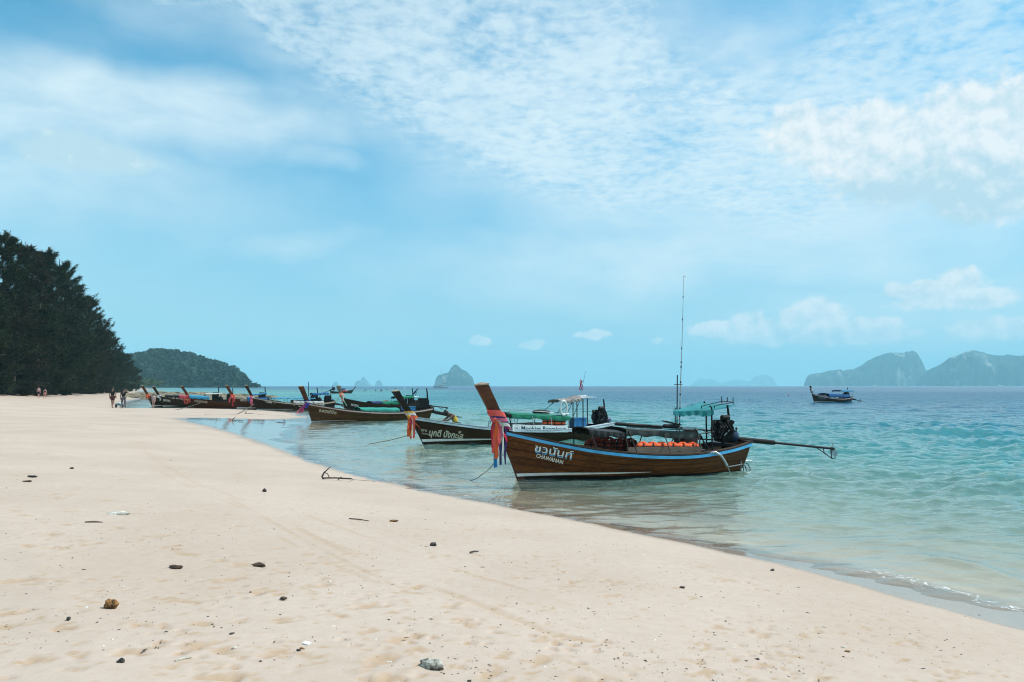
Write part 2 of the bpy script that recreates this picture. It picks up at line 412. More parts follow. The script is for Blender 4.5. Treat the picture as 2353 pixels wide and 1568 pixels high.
def grow(a, b, s0, ratio, smax=1e9):
    out, s = [a], s0
    while abs(out[-1] - a) < abs(b - a):
        out.append(out[-1] + math.copysign(s, b - a)); s = min(s * ratio, smax)
    return out[1:]
xs = np.arange(-7.2, 7.2001, 0.036)
xs = np.array(sorted(grow(-7.2, -16000, 0.037, 1.055)) + list(xs) + grow(7.2, 16000, 0.037, 1.055))
ys = list(np.arange(3.0, 9.6, 0.036)) + grow(9.6, 24, 0.038, 1.012) ; ys += grow(ys[-1], 16000, (ys[-1] - ys[-2]), 1.035)
ys = np.array(sorted(grow(3.0, -16000, 0.05, 1.14)) + ys)
GX, GY = np.meshgrid(xs, ys); gx, gy = GX.ravel(), GY.ravel()
gd = shore_d(gx, gy); gz, gdep = ground_z(gx, gy, gd); gw = wet_d(gx, gy)
landm = sst(0.6, 2.0, gd)
# gentle unevenness, wind and wash ripples
gz = gz + landm * (0.035 * (fbm(gx / 3.1, gy / 3.1, 3, 3) - 0.5) + 0.010 * (fbm(gx / 0.42, gy / 0.42, 3, 9) - 0.5))
scuff = np.zeros_like(gx)
near_i = np.where((np.abs(gx) < 16) & (gy > 2.6) & (gy < 40))[0]
nx_, ny_ = gx[near_i], gy[near_i]
dz = np.zeros_like(nx_); sc_n = np.zeros_like(nx_)
def stamp(cx, cy, rx, ry, ang, depth, rag=0.5):
    global dz, sc_n
    m = (np.abs(nx_ - cx) < 0.45) & (np.abs(ny_ - cy) < 0.45)
    if not m.any(): return
    x, y = nx_[m] - cx, ny_[m] - cy; c, s = math.cos(ang), math.sin(ang)
    u, v = (x * c + y * s) / rx, (-x * s + y * c) / ry
    r = np.sqrt(u * u + v * v) * (1 + rag * (fbm(nx_[m] * 21, ny_[m] * 21, 3, 5) - 0.5) * 1.6)
    dz[m] += -depth * (1 - sst(0.55, 1.0, r)) + depth * 0.7 * np.exp(-((r - 1.15) / 0.22)**2) * (fbm(nx_[m] * 30, ny_[m] * 30, 2, 8))
    sc_n[m] = np.maximum(sc_n[m], (1 - sst(0.7, 1.5, r)) * (0.35 + 0.9 * fbm(nx_[m] * 26, ny_[m] * 26, 3, 11)))
FOOT = [(735, 1332, 1.0), (527, 1330, .9), (910, 1458, 1.1), (880, 1512, 1.3), (870, 1562, 1.2), (635, 1512, .9), (1368, 1530, 1.2), (1255, 1432, .7), (1250, 1482, .9),
        (300, 1532, 1.0), (460, 1505, 1.0), (505, 1515, .9), (520, 1575, 1.1), (40, 1362, 1.1), (12, 1445, 1.0), (8, 1475, .9), (270, 1218, .8), (295, 1180, .6), (120, 1245, .9),
        (390, 1258, .9), (370, 1232, .8), (425, 1275, .8), (215, 1262, .9), (135, 1277, .9), (170, 1182, .8), (30, 1190, .7), (60, 1275, .7), (560, 1290, .8), (590, 1357, .7),
        (640, 1358, .6), (1040, 1365, .8), (850, 1375, .8), (1060, 1398, .7), (960, 1320, .7), (860, 1285, .6), (640, 1245, .7), (1490, 1545, 1.0), (1130, 1525, .9), (1620, 1480, .7),
        (1720, 1500, .7), (1945, 1500, .5), (420, 1390, .8), (150, 1480, .8), (90, 1560, .9), (330, 1460, .8), (780, 1405, .7), (700, 1255, .6), (545, 1195, .6), (160, 1140, .7),
        (140, 1150, .6), (250, 1150, .6), (60, 1200, .7), (1210, 1560, .8)]
rf = random.Random(5)
for px, py, k in FOOT:
    p = at(px, py, 0.62); stamp(p.x, p.y, 0.12 * k, 0.055 * k, rf.uniform(-0.5, 1.2), 0.019 * k, 1.7)
for _ in range(260):
    px, py = rf.uniform(-200, 2200), rf.uniform(1010, 1600)
    if py < 1150 and px > 700: continue
    p = at(px, py, 0.55); k = rf.uniform(0.15, 0.6); stamp(p.x, p.y, 0.12 * k, 0.055 * k, rf.uniform(-0.6, 1.6), 0.017 * k, 2.0)
TRACK = [[(310, 1000), (350, 1035), (450, 1090), (520, 1122), (600, 1165), (680, 1215), (800, 1275), (930, 1335)],
         [(370, 1065), (430, 1098), (480, 1120), (560, 1150), (700, 1205), (860, 1260)],
         [(660, 1180), (760, 1235), (900, 1290), (1100, 1362), (1290, 1430)], [(690, 1150), (830, 1200), (1010, 1260), (1260, 1330), (1480, 1400)],
         [(640, 1220), (760, 1280), (900, 1335), (1090, 1405), (1300, 1490), (1560, 1570)], [(1360, 1490), (1500, 1540), (1600, 1575)],
         [(300, 1010), (420, 1075), (560, 1130)]]
for ti, T in enumerate(TRACK):
    ln = smooth_line([tuple(at(*p, 0.6))[:2] for p in T])
    dd = poly_dist(nx_, ny_, ln); w = 0.022 + 0.02 * (ti % 3 == 2)
    brk = sst(0.38, 0.6, fbm(nx_ * 0.9, ny_ * 0.9, 3, 40 + ti))
    dz += (-0.007 * np.exp(-(dd / w)**2) + 0.004 * np.exp(-((dd - 2 * w) / w)**2)) * brk
    sc_n = np.maximum(sc_n, np.exp(-(dd / (w * 1.5))**2) * brk * (0.1 + 0.8 * fbm(nx_ * 30, ny_ * 30, 2, 60 + ti)))
dz *= sst(0.5, 2.0, gd[near_i]); sc_n *= sst(0.8, 2.5, gd[near_i])
gz[near_i] += dz; scuff[near_i] = sc_n
nr, nc = GX.shape
ii = (np.arange(nr - 1)[:, None] * nc + np.arange(nc - 1)[None, :]).ravel()
GF = np.stack([ii, ii + 1, ii + nc + 1, ii + nc], 1)
sand_me = np_mesh('sand', np.stack([gx, gy, gz], 1), GF); smooth_all(sand_me)
attr(sand_me, 'wet', np.clip(0.5 - gw / (0.16 + 0.035 * np.clip(gy - 6, 0, 80)) * 0.5, 0, 1)); attr(sand_me, 'scuff', np.clip(scuff, 0, 1)); attr(sand_me, 'sunk', sst(0.15, 0.8, -gd))
def sand_material():
    m = bpy.data.materials.new('beach sand'); m.use_nodes = True; nt = m.node_tree; b = nt.nodes['Principled BSDF']
    g = nn(nt, 'ShaderNodeNewGeometry'); v = g.outputs['Position']
    A = lambda n: nn(nt, 'ShaderNodeAttribute', attribute_name=n).outputs['Fac']
    wetn = math_(nt, 'ADD', A('wet'), math_(nt, 'MULTIPLY', math_(nt, 'SUBTRACT', noise_(nt, v, 1.3, 4, 0.6), 0.5), 0.5))
    wet = mrange(nt, wetn, 0.30, 0.74)
    big = noise_(nt, v, 0.35, 4, 0.55); fine = noise_(nt, v, 220.0, 3, 0.7); mid = noise_(nt, v, 9.0, 5, 0.65)
    c = mixc(nt, mrange(nt, big, 0.35, 0.68), (0.566, 0.450, 0.375), (0.506, 0.397, 0.320))
    c = mixc(nt, mrange(nt, mid, 0.35, 0.75, 0, 0.35), c, (0.42, 0.32, 0.235))
    c = mixc(nt, mrange(nt, fine, 0.3, 0.75, 0.0, 0.30), c, (0.29, 0.235, 0.18))
    sp_ = noise_(nt, v, 55.0, 2, 0.5)
    c = mixc(nt, mrange(nt, sp_, 0.735, 0.76, 0, 0.6), c, (0.16, 0.115, 0.08))
    c = mixc(nt, math_(nt, 'MULTIPLY', A('scuff'), 0.72, clamp=True), c, (0.40, 0.262, 0.145))
    wetc = mixc(nt, mrange(nt, big, 0.3, 0.7), (0.35, 0.255, 0.180), (0.31, 0.222, 0.152))
    wetc = mixc(nt, A('sunk'), wetc, (0.60, 0.505, 0.375))
    c = mixc(nt, wet, c, wetc)
    nt.links.new(c, b.inputs['Base Color'])
    nt.links.new(mrange(nt, wet, 0.0, 1.0, 0.95, 0.07, False), b.inputs['Roughness'])
    nt.links.new(mrange(nt, wet, 0.0, 1.0, 0.12, 0.62, False), b.inputs['Specular IOR Level'])
    h = math_(nt, 'ADD', math_(nt, 'MULTIPLY', fine, 0.25), math_(nt, 'MULTIPLY', mid, 1.0))
    bn = nn(nt, 'ShaderNodeBump'); bn.inputs['Distance'].default_value = 0.012
    nt.links.new(mrange(nt, wet, 0.0, 1.0, 0.42, 0.03, False), bn.inputs['Strength'])
    nt.links.new(h, bn.inputs['Height']); nt.links.new(bn.outputs[0], b.inputs['Normal'])
    return m
tag(link('sand', sand_me, sand_material()), kind='structure')

# the sea: one sheet with real waves near the shore, its colour from the depth of the water
cols = np.concatenate([np.linspace(-1.5, -0.86, 24)[:-1], np.linspace(-0.86, 0.86, 600), np.linspace(0.86, 2.4, 60)[1:]])
yr = list(np.arange(3.2, 14, 0.06)) + grow(14, 16000, 0.062, 1.0105, 0.5)[:0]
yy, s = [3.2], 0.055
while yy[-1] < 16000:
    q = yy[-1]; s = 0.055 if q < 12 else (0.055 + (q - 12) * 0.0042 if q < 90 else 0.38 * (q / 90)**1.75)
    yy.append(q + s)
yy = np.array(yy)
UX, UY = np.meshgrid(cols, yy); wx, wy = (UX * UY).ravel(), UY.ravel()
wd = -shore_d(wx, wy)                                   # metres offshore
wz0, wdep = ground_z(wx, wy, -wd)
wr = random.Random(3); h = np.zeros_like(wx); hx = np.zeros_like(wx)
spacing = np.interp(wy, yy[:-1], np.diff(yy)); spacing = np.maximum(spacing, wy * 0.00287)
for k in range(64):
    lam = 0.32 * (9.0 / 0.32)**(k / 63.0) * wr.uniform(0.9, 1.1)
    th = R(-78 + wr.gauss(0, 24)) if lam > 0.9 else R(-82 + wr.gauss(0, 27))
    amp = 0.0085 * lam**0.72 * wr.uniform(0.5, 1.5) * (0.55 if lam > 3 else 1.15 if 0.45 < lam < 1.8 else 0.9)
    kx, ky = math.cos(th) * 2 * math.pi / lam, math.sin(th) * 2 * math.pi / lam
    ph = wr.uniform(0, 6.28) + 1.2 * fbm(wx / (lam * 5), wy / (lam * 5), 2, 70 + k) * 6.28
    a = amp * (1 - sst(0.22, 0.42, spacing / lam))
    sn = np.sin(kx * wx + ky * wy + ph)
    h += a * (1 - 2 * np.abs(sn) ** 0.85 + 0.2) if lam < 1.4 and k % 4 == 1 else a * sn
calm = 0.20 + 0.80 * sst(0.5, 12, wd)
gust = 0.55 + 0.9 * fbm(wx / 26 + 3, wy / 11, 3, 90)
h *= calm * gust * (1 - 0.45 * sst(60, 400, wy))
# low swash waves running along the beach
along = fbm(wx / 3.4 + 5, wy / 3.4, 3, 91)
h += 0.055 * np.exp(-((wd - (0.95 + 0.9 * along)) / 0.20)**2) * sst(0.50, 0.68, along) * (wy < 30)
h += 0.030 * np.exp(-((wd - (2.3 + 0.8 * along)) / 0.32)**2) * sst(0.42, 0.6, fbm(wx / 2.4, wy / 2.4, 3, 95)) * (wy < 40)
h += 0.022 * np.exp(-((wd - (4.4 + 1.4 * along)) / 0.5)**2) * sst(0.42, 0.6, fbm(wx / 4.4, wy / 4.4, 3, 97)) * (wy < 40)
h += 0.012 * (1 - sst(0.0, 0.5, wd))
foam = np.exp(-((wd - 0.06) / 0.10)**2) * sst(0.42, 0.62, fbm(wx / 0.9, wy / 0.9, 3, 99)) * 0.8
rb = np.exp(-((wd - 0.26) / 0.20)**2) * np.clip((wx - 4.0) / 0.7, 0, 1) * (wy < 12)
lb = np.exp(-((wd - 0.9) / 1.0)**2) * sst(-3, -8, wx) * sst(-22, -12, wx) * ((wy > 22) & (wy < 62)) * 0.62
l3 = np.exp(-((wd - 1.9) / 0.16)**2) * sst(0.5, 0.66, along) * 0.45 * (wy < 30)
foam = np.maximum(np.maximum(foam, rb * 0.85), np.maximum(lb, l3))
nr, nc = UX.shape
ii = (np.arange(nr - 1)[:, None] * nc + np.arange(nc - 1)[None, :]).ravel()
WF = np.stack([ii, ii + 1, ii + nc + 1, ii + nc], 1)
lim = np.where(wy < 60, 1.2, 4.0)
WF = WF[((wd > -lim)[WF]).any(1)]
used = np.zeros(len(wx), bool); used[WF.ravel()] = True; remap = np.cumsum(used) - 1
sea_me = np_mesh('sea', np.stack([wx, wy, h], 1)[used], remap[WF]); smooth_all(sea_me)
attr(sea_me, 'depth', np.where(wd > 0, wdep, 0)[used]); attr(sea_me, 'foam', foam[used])
def sea_material():
    m = bpy.data.materials.new('sea water'); m.use_nodes = True; nt = m.node_tree; nt.nodes.clear()
    out = nn(nt, 'ShaderNodeOutputMaterial')
    g = nn(nt, 'ShaderNodeNewGeometry'); v = g.outputs['Position']
    A = lambda n: nn(nt, 'ShaderNodeAttribute', attribute_name=n).outputs['Fac']
    dep = A('depth')
    patch = noise_(nt, vmath(nt, 'MULTIPLY', v, (0.35, 1.0, 1.0)), 0.05, 4, 0.6)
    d2 = math_(nt, 'MULTIPLY', dep, math_(nt, 'ADD', 0.55, math_(nt, 'MULTIPLY', patch, 0.9)))
    body = ramp(nt, math_(nt, 'DIVIDE', d2, 6.0, clamp=True), [(0.0, (0.36, 0.40, 0.30)), (0.06, (0.22, 0.385, 0.325)), (0.14, (0.070, 0.315, 0.300)),
               (0.28, (0.012, 0.165, 0.205)), (0.48, (0.004, 0.085, 0.150)), (1.0, (0.003, 0.060, 0.125))])
    opac = math_(nt, 'SUBTRACT', 1.0, math_(nt, 'EXPONENT', math_(nt, 'MULTIPLY', dep, -0.95)))
    tr = nn(nt, 'ShaderNodeBsdfTransparent'); nt.links.new(mixc(nt, mrange(nt, dep, 0.0, 0.8), (0.98, 0.99, 0.98), (0.80, 0.95, 0.90)), tr.inputs[0])
    df = nn(nt, 'ShaderNodeBsdfDiffuse'); nt.links.new(body, df.inputs[0])
    mx = nn(nt, 'ShaderNodeMixShader'); nt.links.new(opac, mx.inputs[0]); nt.links.new(tr.outputs[0], mx.inputs[1]); nt.links.new(df.outputs[0], mx.inputs[2])
    # ripples too fine for the mesh
    w1 = noise_(nt, vmath(nt, 'MULTIPLY', v, (0.55, 1.0, 1.0)), 5.5, 4, 0.6, 0.3)
    w2 = noise_(nt, vmath(nt, 'MULTIPLY', v, (0.42, 1.0, 1.0)), 0.9, 5, 0.62, 0.4)
    w3 = noise_(nt, vmath(nt, 'MULTIPLY', v, (0.32, 1.0, 1.0)), 0.10, 4, 0.6, 0.3)
    sy = nn(nt, 'ShaderNodeSeparateXYZ'); nt.links.new(v, sy.inputs[0])
    far = mrange(nt, sy.outputs[1], 30, 130); vfar = mrange(nt, sy.outputs[1], 150, 700)
    calm_ = mrange(nt, dep, 0.02, 0.7, 0.16, 1.0)
    hh = math_(nt, 'MULTIPLY', math_(nt, 'MULTIPLY', w1, 0.050), calm_)
    hh = math_(nt, 'ADD', hh, math_(nt, 'MULTIPLY', math_(nt, 'MULTIPLY', w2, far), 0.34))
    hh = math_(nt, 'ADD', hh, math_(nt, 'MULTIPLY', math_(nt, 'MULTIPLY', w3, vfar), 2.4))
    bn = nn(nt, 'ShaderNodeBump'); bn.inputs['Strength'].default_value = 1.0; bn.inputs['Distance'].default_value = 1.0
    nt.links.new(hh, bn.inputs['Height'])
    fr = nn(nt, 'ShaderNodeFresnel'); fr.inputs[0].default_value = 1.333; nt.links.new(bn.outputs[0], fr.inputs['Normal'])
    gl = nn(nt, 'ShaderNodeBsdfGlossy'); nt.links.new(mrange(nt, sy.outputs[1], 40, 400, 0.06, 0.32), gl.inputs['Roughness']); nt.links.new(bn.outputs[0], gl.inputs['Normal'])
    gl.inputs[0].default_value = (0.93, 0.96, 0.97, 1)
    m2 = nn(nt, 'ShaderNodeMixShader'); nt.links.new(math_(nt, 'MINIMUM', fr.outputs[0], mrange(nt, sy.outputs[1], 25, 260, 0.88, 0.40)), m2.inputs[0]); nt.links.new(mx.outputs[0], m2.inputs[1]); nt.links.new(gl.outputs[0], m2.inputs[2])
    # foam
    fo = noise_(nt, v, 9.0, 8, 0.78, 1.2)
    ff = mrange(nt, math_(nt, 'ADD', math_(nt, 'MULTIPLY', A('foam'), 0.50), math_(nt, 'MULTIPLY', math_(nt, 'SUBTRACT', fo, 0.5), 1.7)), 0.40, 0.66)
    ff = math_(nt, 'MULTIPLY', ff, mrange(nt, A('foam'), 0.05, 0.25))
    fd = nn(nt, 'ShaderNodeBsdfDiffuse'); fd.inputs[0].default_value = (0.80, 0.82, 0.82, 1)
    m3 = nn(nt, 'ShaderNodeMixShader'); nt.links.new(ff, m3.inputs[0]); nt.links.new(m2.outputs[0], m3.inputs[1]); nt.links.new(fd.outputs[0], m3.inputs[2])
    nt.links.new(m3.outputs[0], out.inputs[0]); return m
tag(link('sea', sea_me, sea_material()), kind='structure')
# ================================================================== far land
def foliage_mat(name, a, b_, scale=1.0, trans=0.25, rough=0.7):
    m = bpy.data.materials.new(name); m.use_nodes = True; nt = m.node_tree; p = nt.nodes['Principled BSDF']
    g = nn(nt, 'ShaderNodeNewGeometry'); n = noise_(nt, g.outputs['Position'], scale, 4, 0.6)
    f = math_(nt, 'ADD', math_(nt, 'MULTIPLY', n, 0.8), math_(nt, 'MULTIPLY', g.outputs['Random Per Island'], 0.35))
    c = mixc(nt, mrange(nt, f, 0.35, 0.85), a, b_); nt.links.new(c, p.inputs['Base Color'])
    p.inputs['Roughness'].default_value = rough; p.inputs['Specular IOR Level'].default_value = 0.2
    if trans:
        tl = nn(nt, 'ShaderNodeBsdfTranslucent'); nt.links.new(c, tl.inputs[0]); mx = nn(nt, 'ShaderNodeMixShader'); mx.inputs[0].default_value = trans
        nt.links.new(p.outputs[0], mx.inputs[1]); nt.links.new(tl.outputs[0], mx.inputs[2])
        nt.links.new(mx.outputs[0], nt.nodes['Material Output'].inputs[0])
    return m
def karst_mat(name, veg, rock, amount):
    """jungle-covered limestone with bare pale cliffs"""
    m = bpy.data.materials.new(name); m.use_nodes = True; nt = m.node_tree; p = nt.nodes['Principled BSDF']
    g = nn(nt, 'ShaderNodeNewGeometry'); v = g.outputs['Position']
    big = noise_(nt, v, 0.0065, 4, 0.6); st = noise_(nt, vmath(nt, 'MULTIPLY', v, (1, 1, 0.4)), 0.04, 6, 0.7)
    vv = noise_(nt, v, 0.035, 5, 0.65)
    c = mixc(nt, mrange(nt, vv, 0.35, 0.7), veg, tuple(x * 0.45 for x in veg))
    r_ = mixc(nt, mrange(nt, st, 0.4, 0.65), rock, tuple(x * 0.5 for x in rock))
    k = math_(nt, 'ADD', big, math_(nt, 'MULTIPLY', math_(nt, 'SUBTRACT', st, 0.5), 0.8))
    c = mixc(nt, mrange(nt, k, amount, amount + 0.06), c, r_); nt.links.new(c, p.inputs['Base Color'])
    p.inputs['Roughness'].default_value = 0.9; p.inputs['Specular IOR Level'].default_value = 0.1
    return m
def karst(name, label, prof, Y, depth, m, seed, cat='island', rough=1.0):
    """prof: crest line measured on the photo as (px, py); the rock has its own depth and sloping flanks"""
    pts = [(atY(px, HOR, Y).x, max(0.0, (HOR - py) / FPX * Y)) for px, py in prof]
    x0, x1 = pts[0][0], pts[-1][0]; n = max(40, int((x1 - x0) / (10 * rough))); nt_ = 26
    X = np.linspace(x0, x1, n); H = np.interp(X, [a for a, _ in pts], [b for _, b in pts])
    H = H + (fbm(X / 48, X * 0, 3, seed) - 0.5) * 8 * rough * np.minimum(1, H / 45)
    T = np.linspace(-1, 1, nt_)
    XX, TT = np.meshgrid(X, T, indexing='ij'); HH = np.repeat(H[:, None], nt_, 1)
    ends = np.clip(np.minimum(XX - x0, x1 - XX) / (0.18 * (x1 - x0)), 0.02, 1)**0.5
    YY = Y + TT * depth * ends
    shape = np.clip(1 - np.abs(TT)**2.6, 0, 1)**0.62
    nz = fbm(XX / 44 + 3, TT * 3 + YY / 70, 4, seed + 5)
    ZZ = HH * shape * np.where(np.abs(TT) < 0.2, 1, 0.80 + 0.36 * nz); ZZ = np.minimum(ZZ, HH) - 1.5
    YY = YY + (fbm(XX / 34, ZZ / 26, 4, seed + 9) - 0.5) * depth * 0.35
    XX = XX + (YY - Y) * (0.5 * (x0 + x1) / Y)                     # the ridge lies slantwise to the shore
    V = np.stack([XX.ravel(), YY.ravel(), ZZ.ravel()], 1)
    ii = (np.arange(n - 1)[:, None] * nt_ + np.arange(nt_ - 1)[None, :]).ravel()
    F = np.stack([ii, ii + nt_, ii + nt_ + 1, ii + 1], 1)
    o = link(name, np_mesh(name, V, F), m); smooth_all(o.data); tag(o, label, cat); return o
KM = karst_mat('karst jungle', (0.012, 0.040, 0.026), (0.34, 0.33, 0.31), 0.585)
KM2 = karst_mat('karst jungle sparse cliffs', (0.012, 0.040, 0.026), (0.34, 0.33, 0.31), 0.60)
karst('rock_island', 'steep pointed rocky islet behind the moored white catamaran',
      [(998, 887), (1001, 870), (1006, 862), (1022, 857), (1030, 856), (1036, 845), (1042, 838), (1047, 836), (1052, 839), (1060, 847), (1072, 853), (1080, 861), (1086, 866), (1089, 877), (1092, 887)], 5400, 150, KM2, 11, rough=0.7)
karst('rock_island', 'small pale double-topped islet, first from the wooded headland', [(764, 888), (766, 880), (769, 877), (773, 876), (776, 879), (778, 888)], 10000, 90, KM2, 12, rough=0.6)
karst('rock_island', 'pale jagged islet with a central peak between two smaller islets', [(813, 888), (816, 878), (823, 873), (827, 875), (833, 866), (836, 865), (841, 872), (847, 879), (852, 884), (855, 888)], 10000, 150, KM2, 13, rough=0.7)
karst('rock_island', 'pale blunt sea stack standing beside the central peaked islet', [(861, 888), (864, 877), (868, 873), (874, 875), (878, 880), (880, 888)], 10000, 100, KM2, 14, rough=0.6)
karst('long_island', 'long hazy island with a cliff drop and a low western tail',
      [(1849, 887), (1850, 874), (1856, 864), (1868, 859), (1890, 857), (1905, 852), (1925, 850), (1934, 849), (1940, 853), (1950, 849), (1965, 847), (1985, 836), (2010, 822), (2030, 815), (2060, 810), (2073, 812), (2085, 809),
       (2098, 806), (2108, 810), (2114, 821), (2120, 835), (2126, 848), (2134, 862), (2150, 876), (2165, 887)], 6500, 520, KM, 15)
karst('long_island', 'darker hazy jungle island running out of the picture, pale cliffs at its foot',
      [(2108, 887), (2120, 866), (2130, 851), (2146, 846), (2160, 839), (2180, 829), (2198, 819), (2215, 814), (2230, 808), (2250, 806), (2270, 812), (2290, 816), (2320, 815), (2350, 818), (2400, 815), (2480, 822), (2580, 842), (2680, 870), (2720, 887)], 5700, 520, KM, 16)
karst('far_island', 'very faint flat blue island on the horizon behind the aerial of the big boat',
      [(1585, 887.4), (1600, 875), (1615, 870), (1640, 872), (1660, 880), (1680, 874), (1700, 872), (1720, 878), (1735, 866), (1750, 860), (1765, 862), (1778, 872), (1786, 887.4)], 15000, 500, KM, 17, rough=2.0)

# wooded headland beyond the bay
HILL = [(-260, 700), (-120, 735), (60, 770), (180, 790), (260, 812), (300, 822), (322, 815), (345, 808), (375, 804), (400, 806), (420, 811), (445, 819), (470, 828), (500, 837), (525, 847), (545, 859), (558, 872), (568, 882), (580, 888)]
HY, HD = 1150.0, 215.0
hp = [(atY(px, HOR, HY).x, (HOR - py) / FPX * HY) for px, py in HILL]
SKEW = -0.42                                                      # the headland runs slantwise to the shore
def hill_h(x, y):
    x = x - (y - HY) * SKEW
    H = np.interp(x, [a for a, _ in hp], [b for _, b in hp]) * 0.90
    t = (y - HY - 10) / HD; return np.maximum(0, H * np.clip(1 - np.abs(t)**2.0, 0, 1)**0.8)
hx0, hx1 = hp[0][0], hp[-1][0]
HX, HYY = np.meshgrid(np.linspace(hx0, hx1, 120), np.linspace(HY + 10 - HD, HY + 10 + HD, 50), indexing='ij')
HX = HX + (HYY - HY) * SKEW
HZ = hill_h(HX, HYY) * (0.93 + 0.14 * fbm(HX / 30, HYY / 30, 3, 21)) - 0.3
ii = (np.arange(119)[:, None] * 50 + np.arange(49)[None, :]).ravel()
ho_ = link('headland', np_mesh('headland', np.stack([HX.ravel(), HYY.ravel(), HZ.ravel()], 1), np.stack([ii, ii + 50, ii + 51, ii + 1], 1)),
           mat('headland earth', (0.004, 0.014, 0.009), 0.95, 0.3, 0.05))
smooth_all(ho_.data); tag(ho_, kind='structure')
rt = random.Random(31)
def clump_cloud(centres, per, name, m, size, up=0.35):
    """crowns made of many small leaf-clump faces spread through their volume"""
    V, F = [], []
    for (c, r) in centres:
        c = np.array(c)
        for _ in range(per):
            d = np.array([rt.gauss(0, 1), rt.gauss(0, 1), rt.gauss(0, 1)]); d /= np.linalg.norm(d) + 1e-6
            if d[2] < -0.35: d[2] = -d[2]
            k = rt.uniform(0.62, 1.06); p = c + d * r * k * np.array([1, 1, 0.85])
            a = np.array([rt.gauss(0, 1), rt.gauss(0, 1), rt.gauss(0, 1)]); n_ = d + 0.55 * a / (np.linalg.norm(a) + 1e-6)
            n_ /= np.linalg.norm(n_); t = np.cross(n_, [0.3, 0.2, 1.0]); t /= np.linalg.norm(t) + 1e-6; b_ = np.cross(n_, t)
            s_ = size * r * rt.uniform(0.6, 1.3); j = len(V)
            V += [p + t * s_, p + b_ * s_ * 0.8, p - t * s_ * 0.9, p - b_ * s_ * 0.9]; F.append((j, j + 1, j + 2, j + 3))
    me = np_mesh(name, np.array(V), np.array(F)); smooth_all(me, False); return link(name, me, m)
cs = []
while len(cs) < 2200:
    y = HY + 10 + HD * (-1.0 + 1.3 * rt.random()**1.35); x = rt.uniform(hx0, hx1 - 4) + (y - HY) * SKEW
    hz_ = float(hill_h(np.array([x]), np.array([y]))[0])
    if hz_ < 0.3 and rt.random() < 0.5: continue
    r_ = (2.6 + 6.4 * rt.random()**1.8) * min(1, 0.45 + hz_ / 30); cs.append(((x, y, hz_ + 0.5 * r_), r_))
forest = clump_cloud(cs, 46, 'headland_forest', foliage_mat('headland leaves', (0.0025, 0.014, 0.010), (0.010, 0.036, 0.022), 0.07, 0.1), 0.34)
tag(forest, 'dense dark jungle covering the headland across the bay', 'forest', kind='stuff')
cs = []
for _ in range(190):                                              # low coastal trees where the beach runs out to the headland
    t = rt.random(); px = 250 + 120 * t + rt.gauss(0, 8); Y = 420 + 190 * t + rt.uniform(-25, 90)
    x = atY(px, HOR, Y).x; r_ = rt.uniform(2.5, 5.0) * (1.15 - 0.6 * t); cs.append(((x - rt.uniform(0, 16), Y, 2.0 + r_ * rt.uniform(0.5, 1.5)), r_))
tag(clump_cloud(cs, 60, 'coastal_scrub', foliage_mat('scrub leaves', (0.030, 0.052, 0.020), (0.075, 0.10, 0.042), 0.3, 0.15), 0.30),
    'low green scrub where the beach runs out to the headland', 'scrub', kind='stuff')
hr = MB()                                                         # rocks awash off the headland's tip
for _ in range(26):
    px = 570 + 40 * rt.random()**1.4; p = atY(px, 888.5, 1110); k = rt.uniform(0.6, 2.0)
    hr.ball((p.x, 1110 + rt.uniform(-18, 18), 0.1), (k * 1.7, k, k * 0.6), 6, 4, lambda v: 1 + rt.uniform(-.25, .25))
tag(hr.build('headland_rocks', mat('dark wet rock', (0.06, 0.055, 0.045), 0.8, 0.4, 0.5), None, 0), 'dark rocks awash off the tip of the wooded headland', 'rocks', kind='stuff')

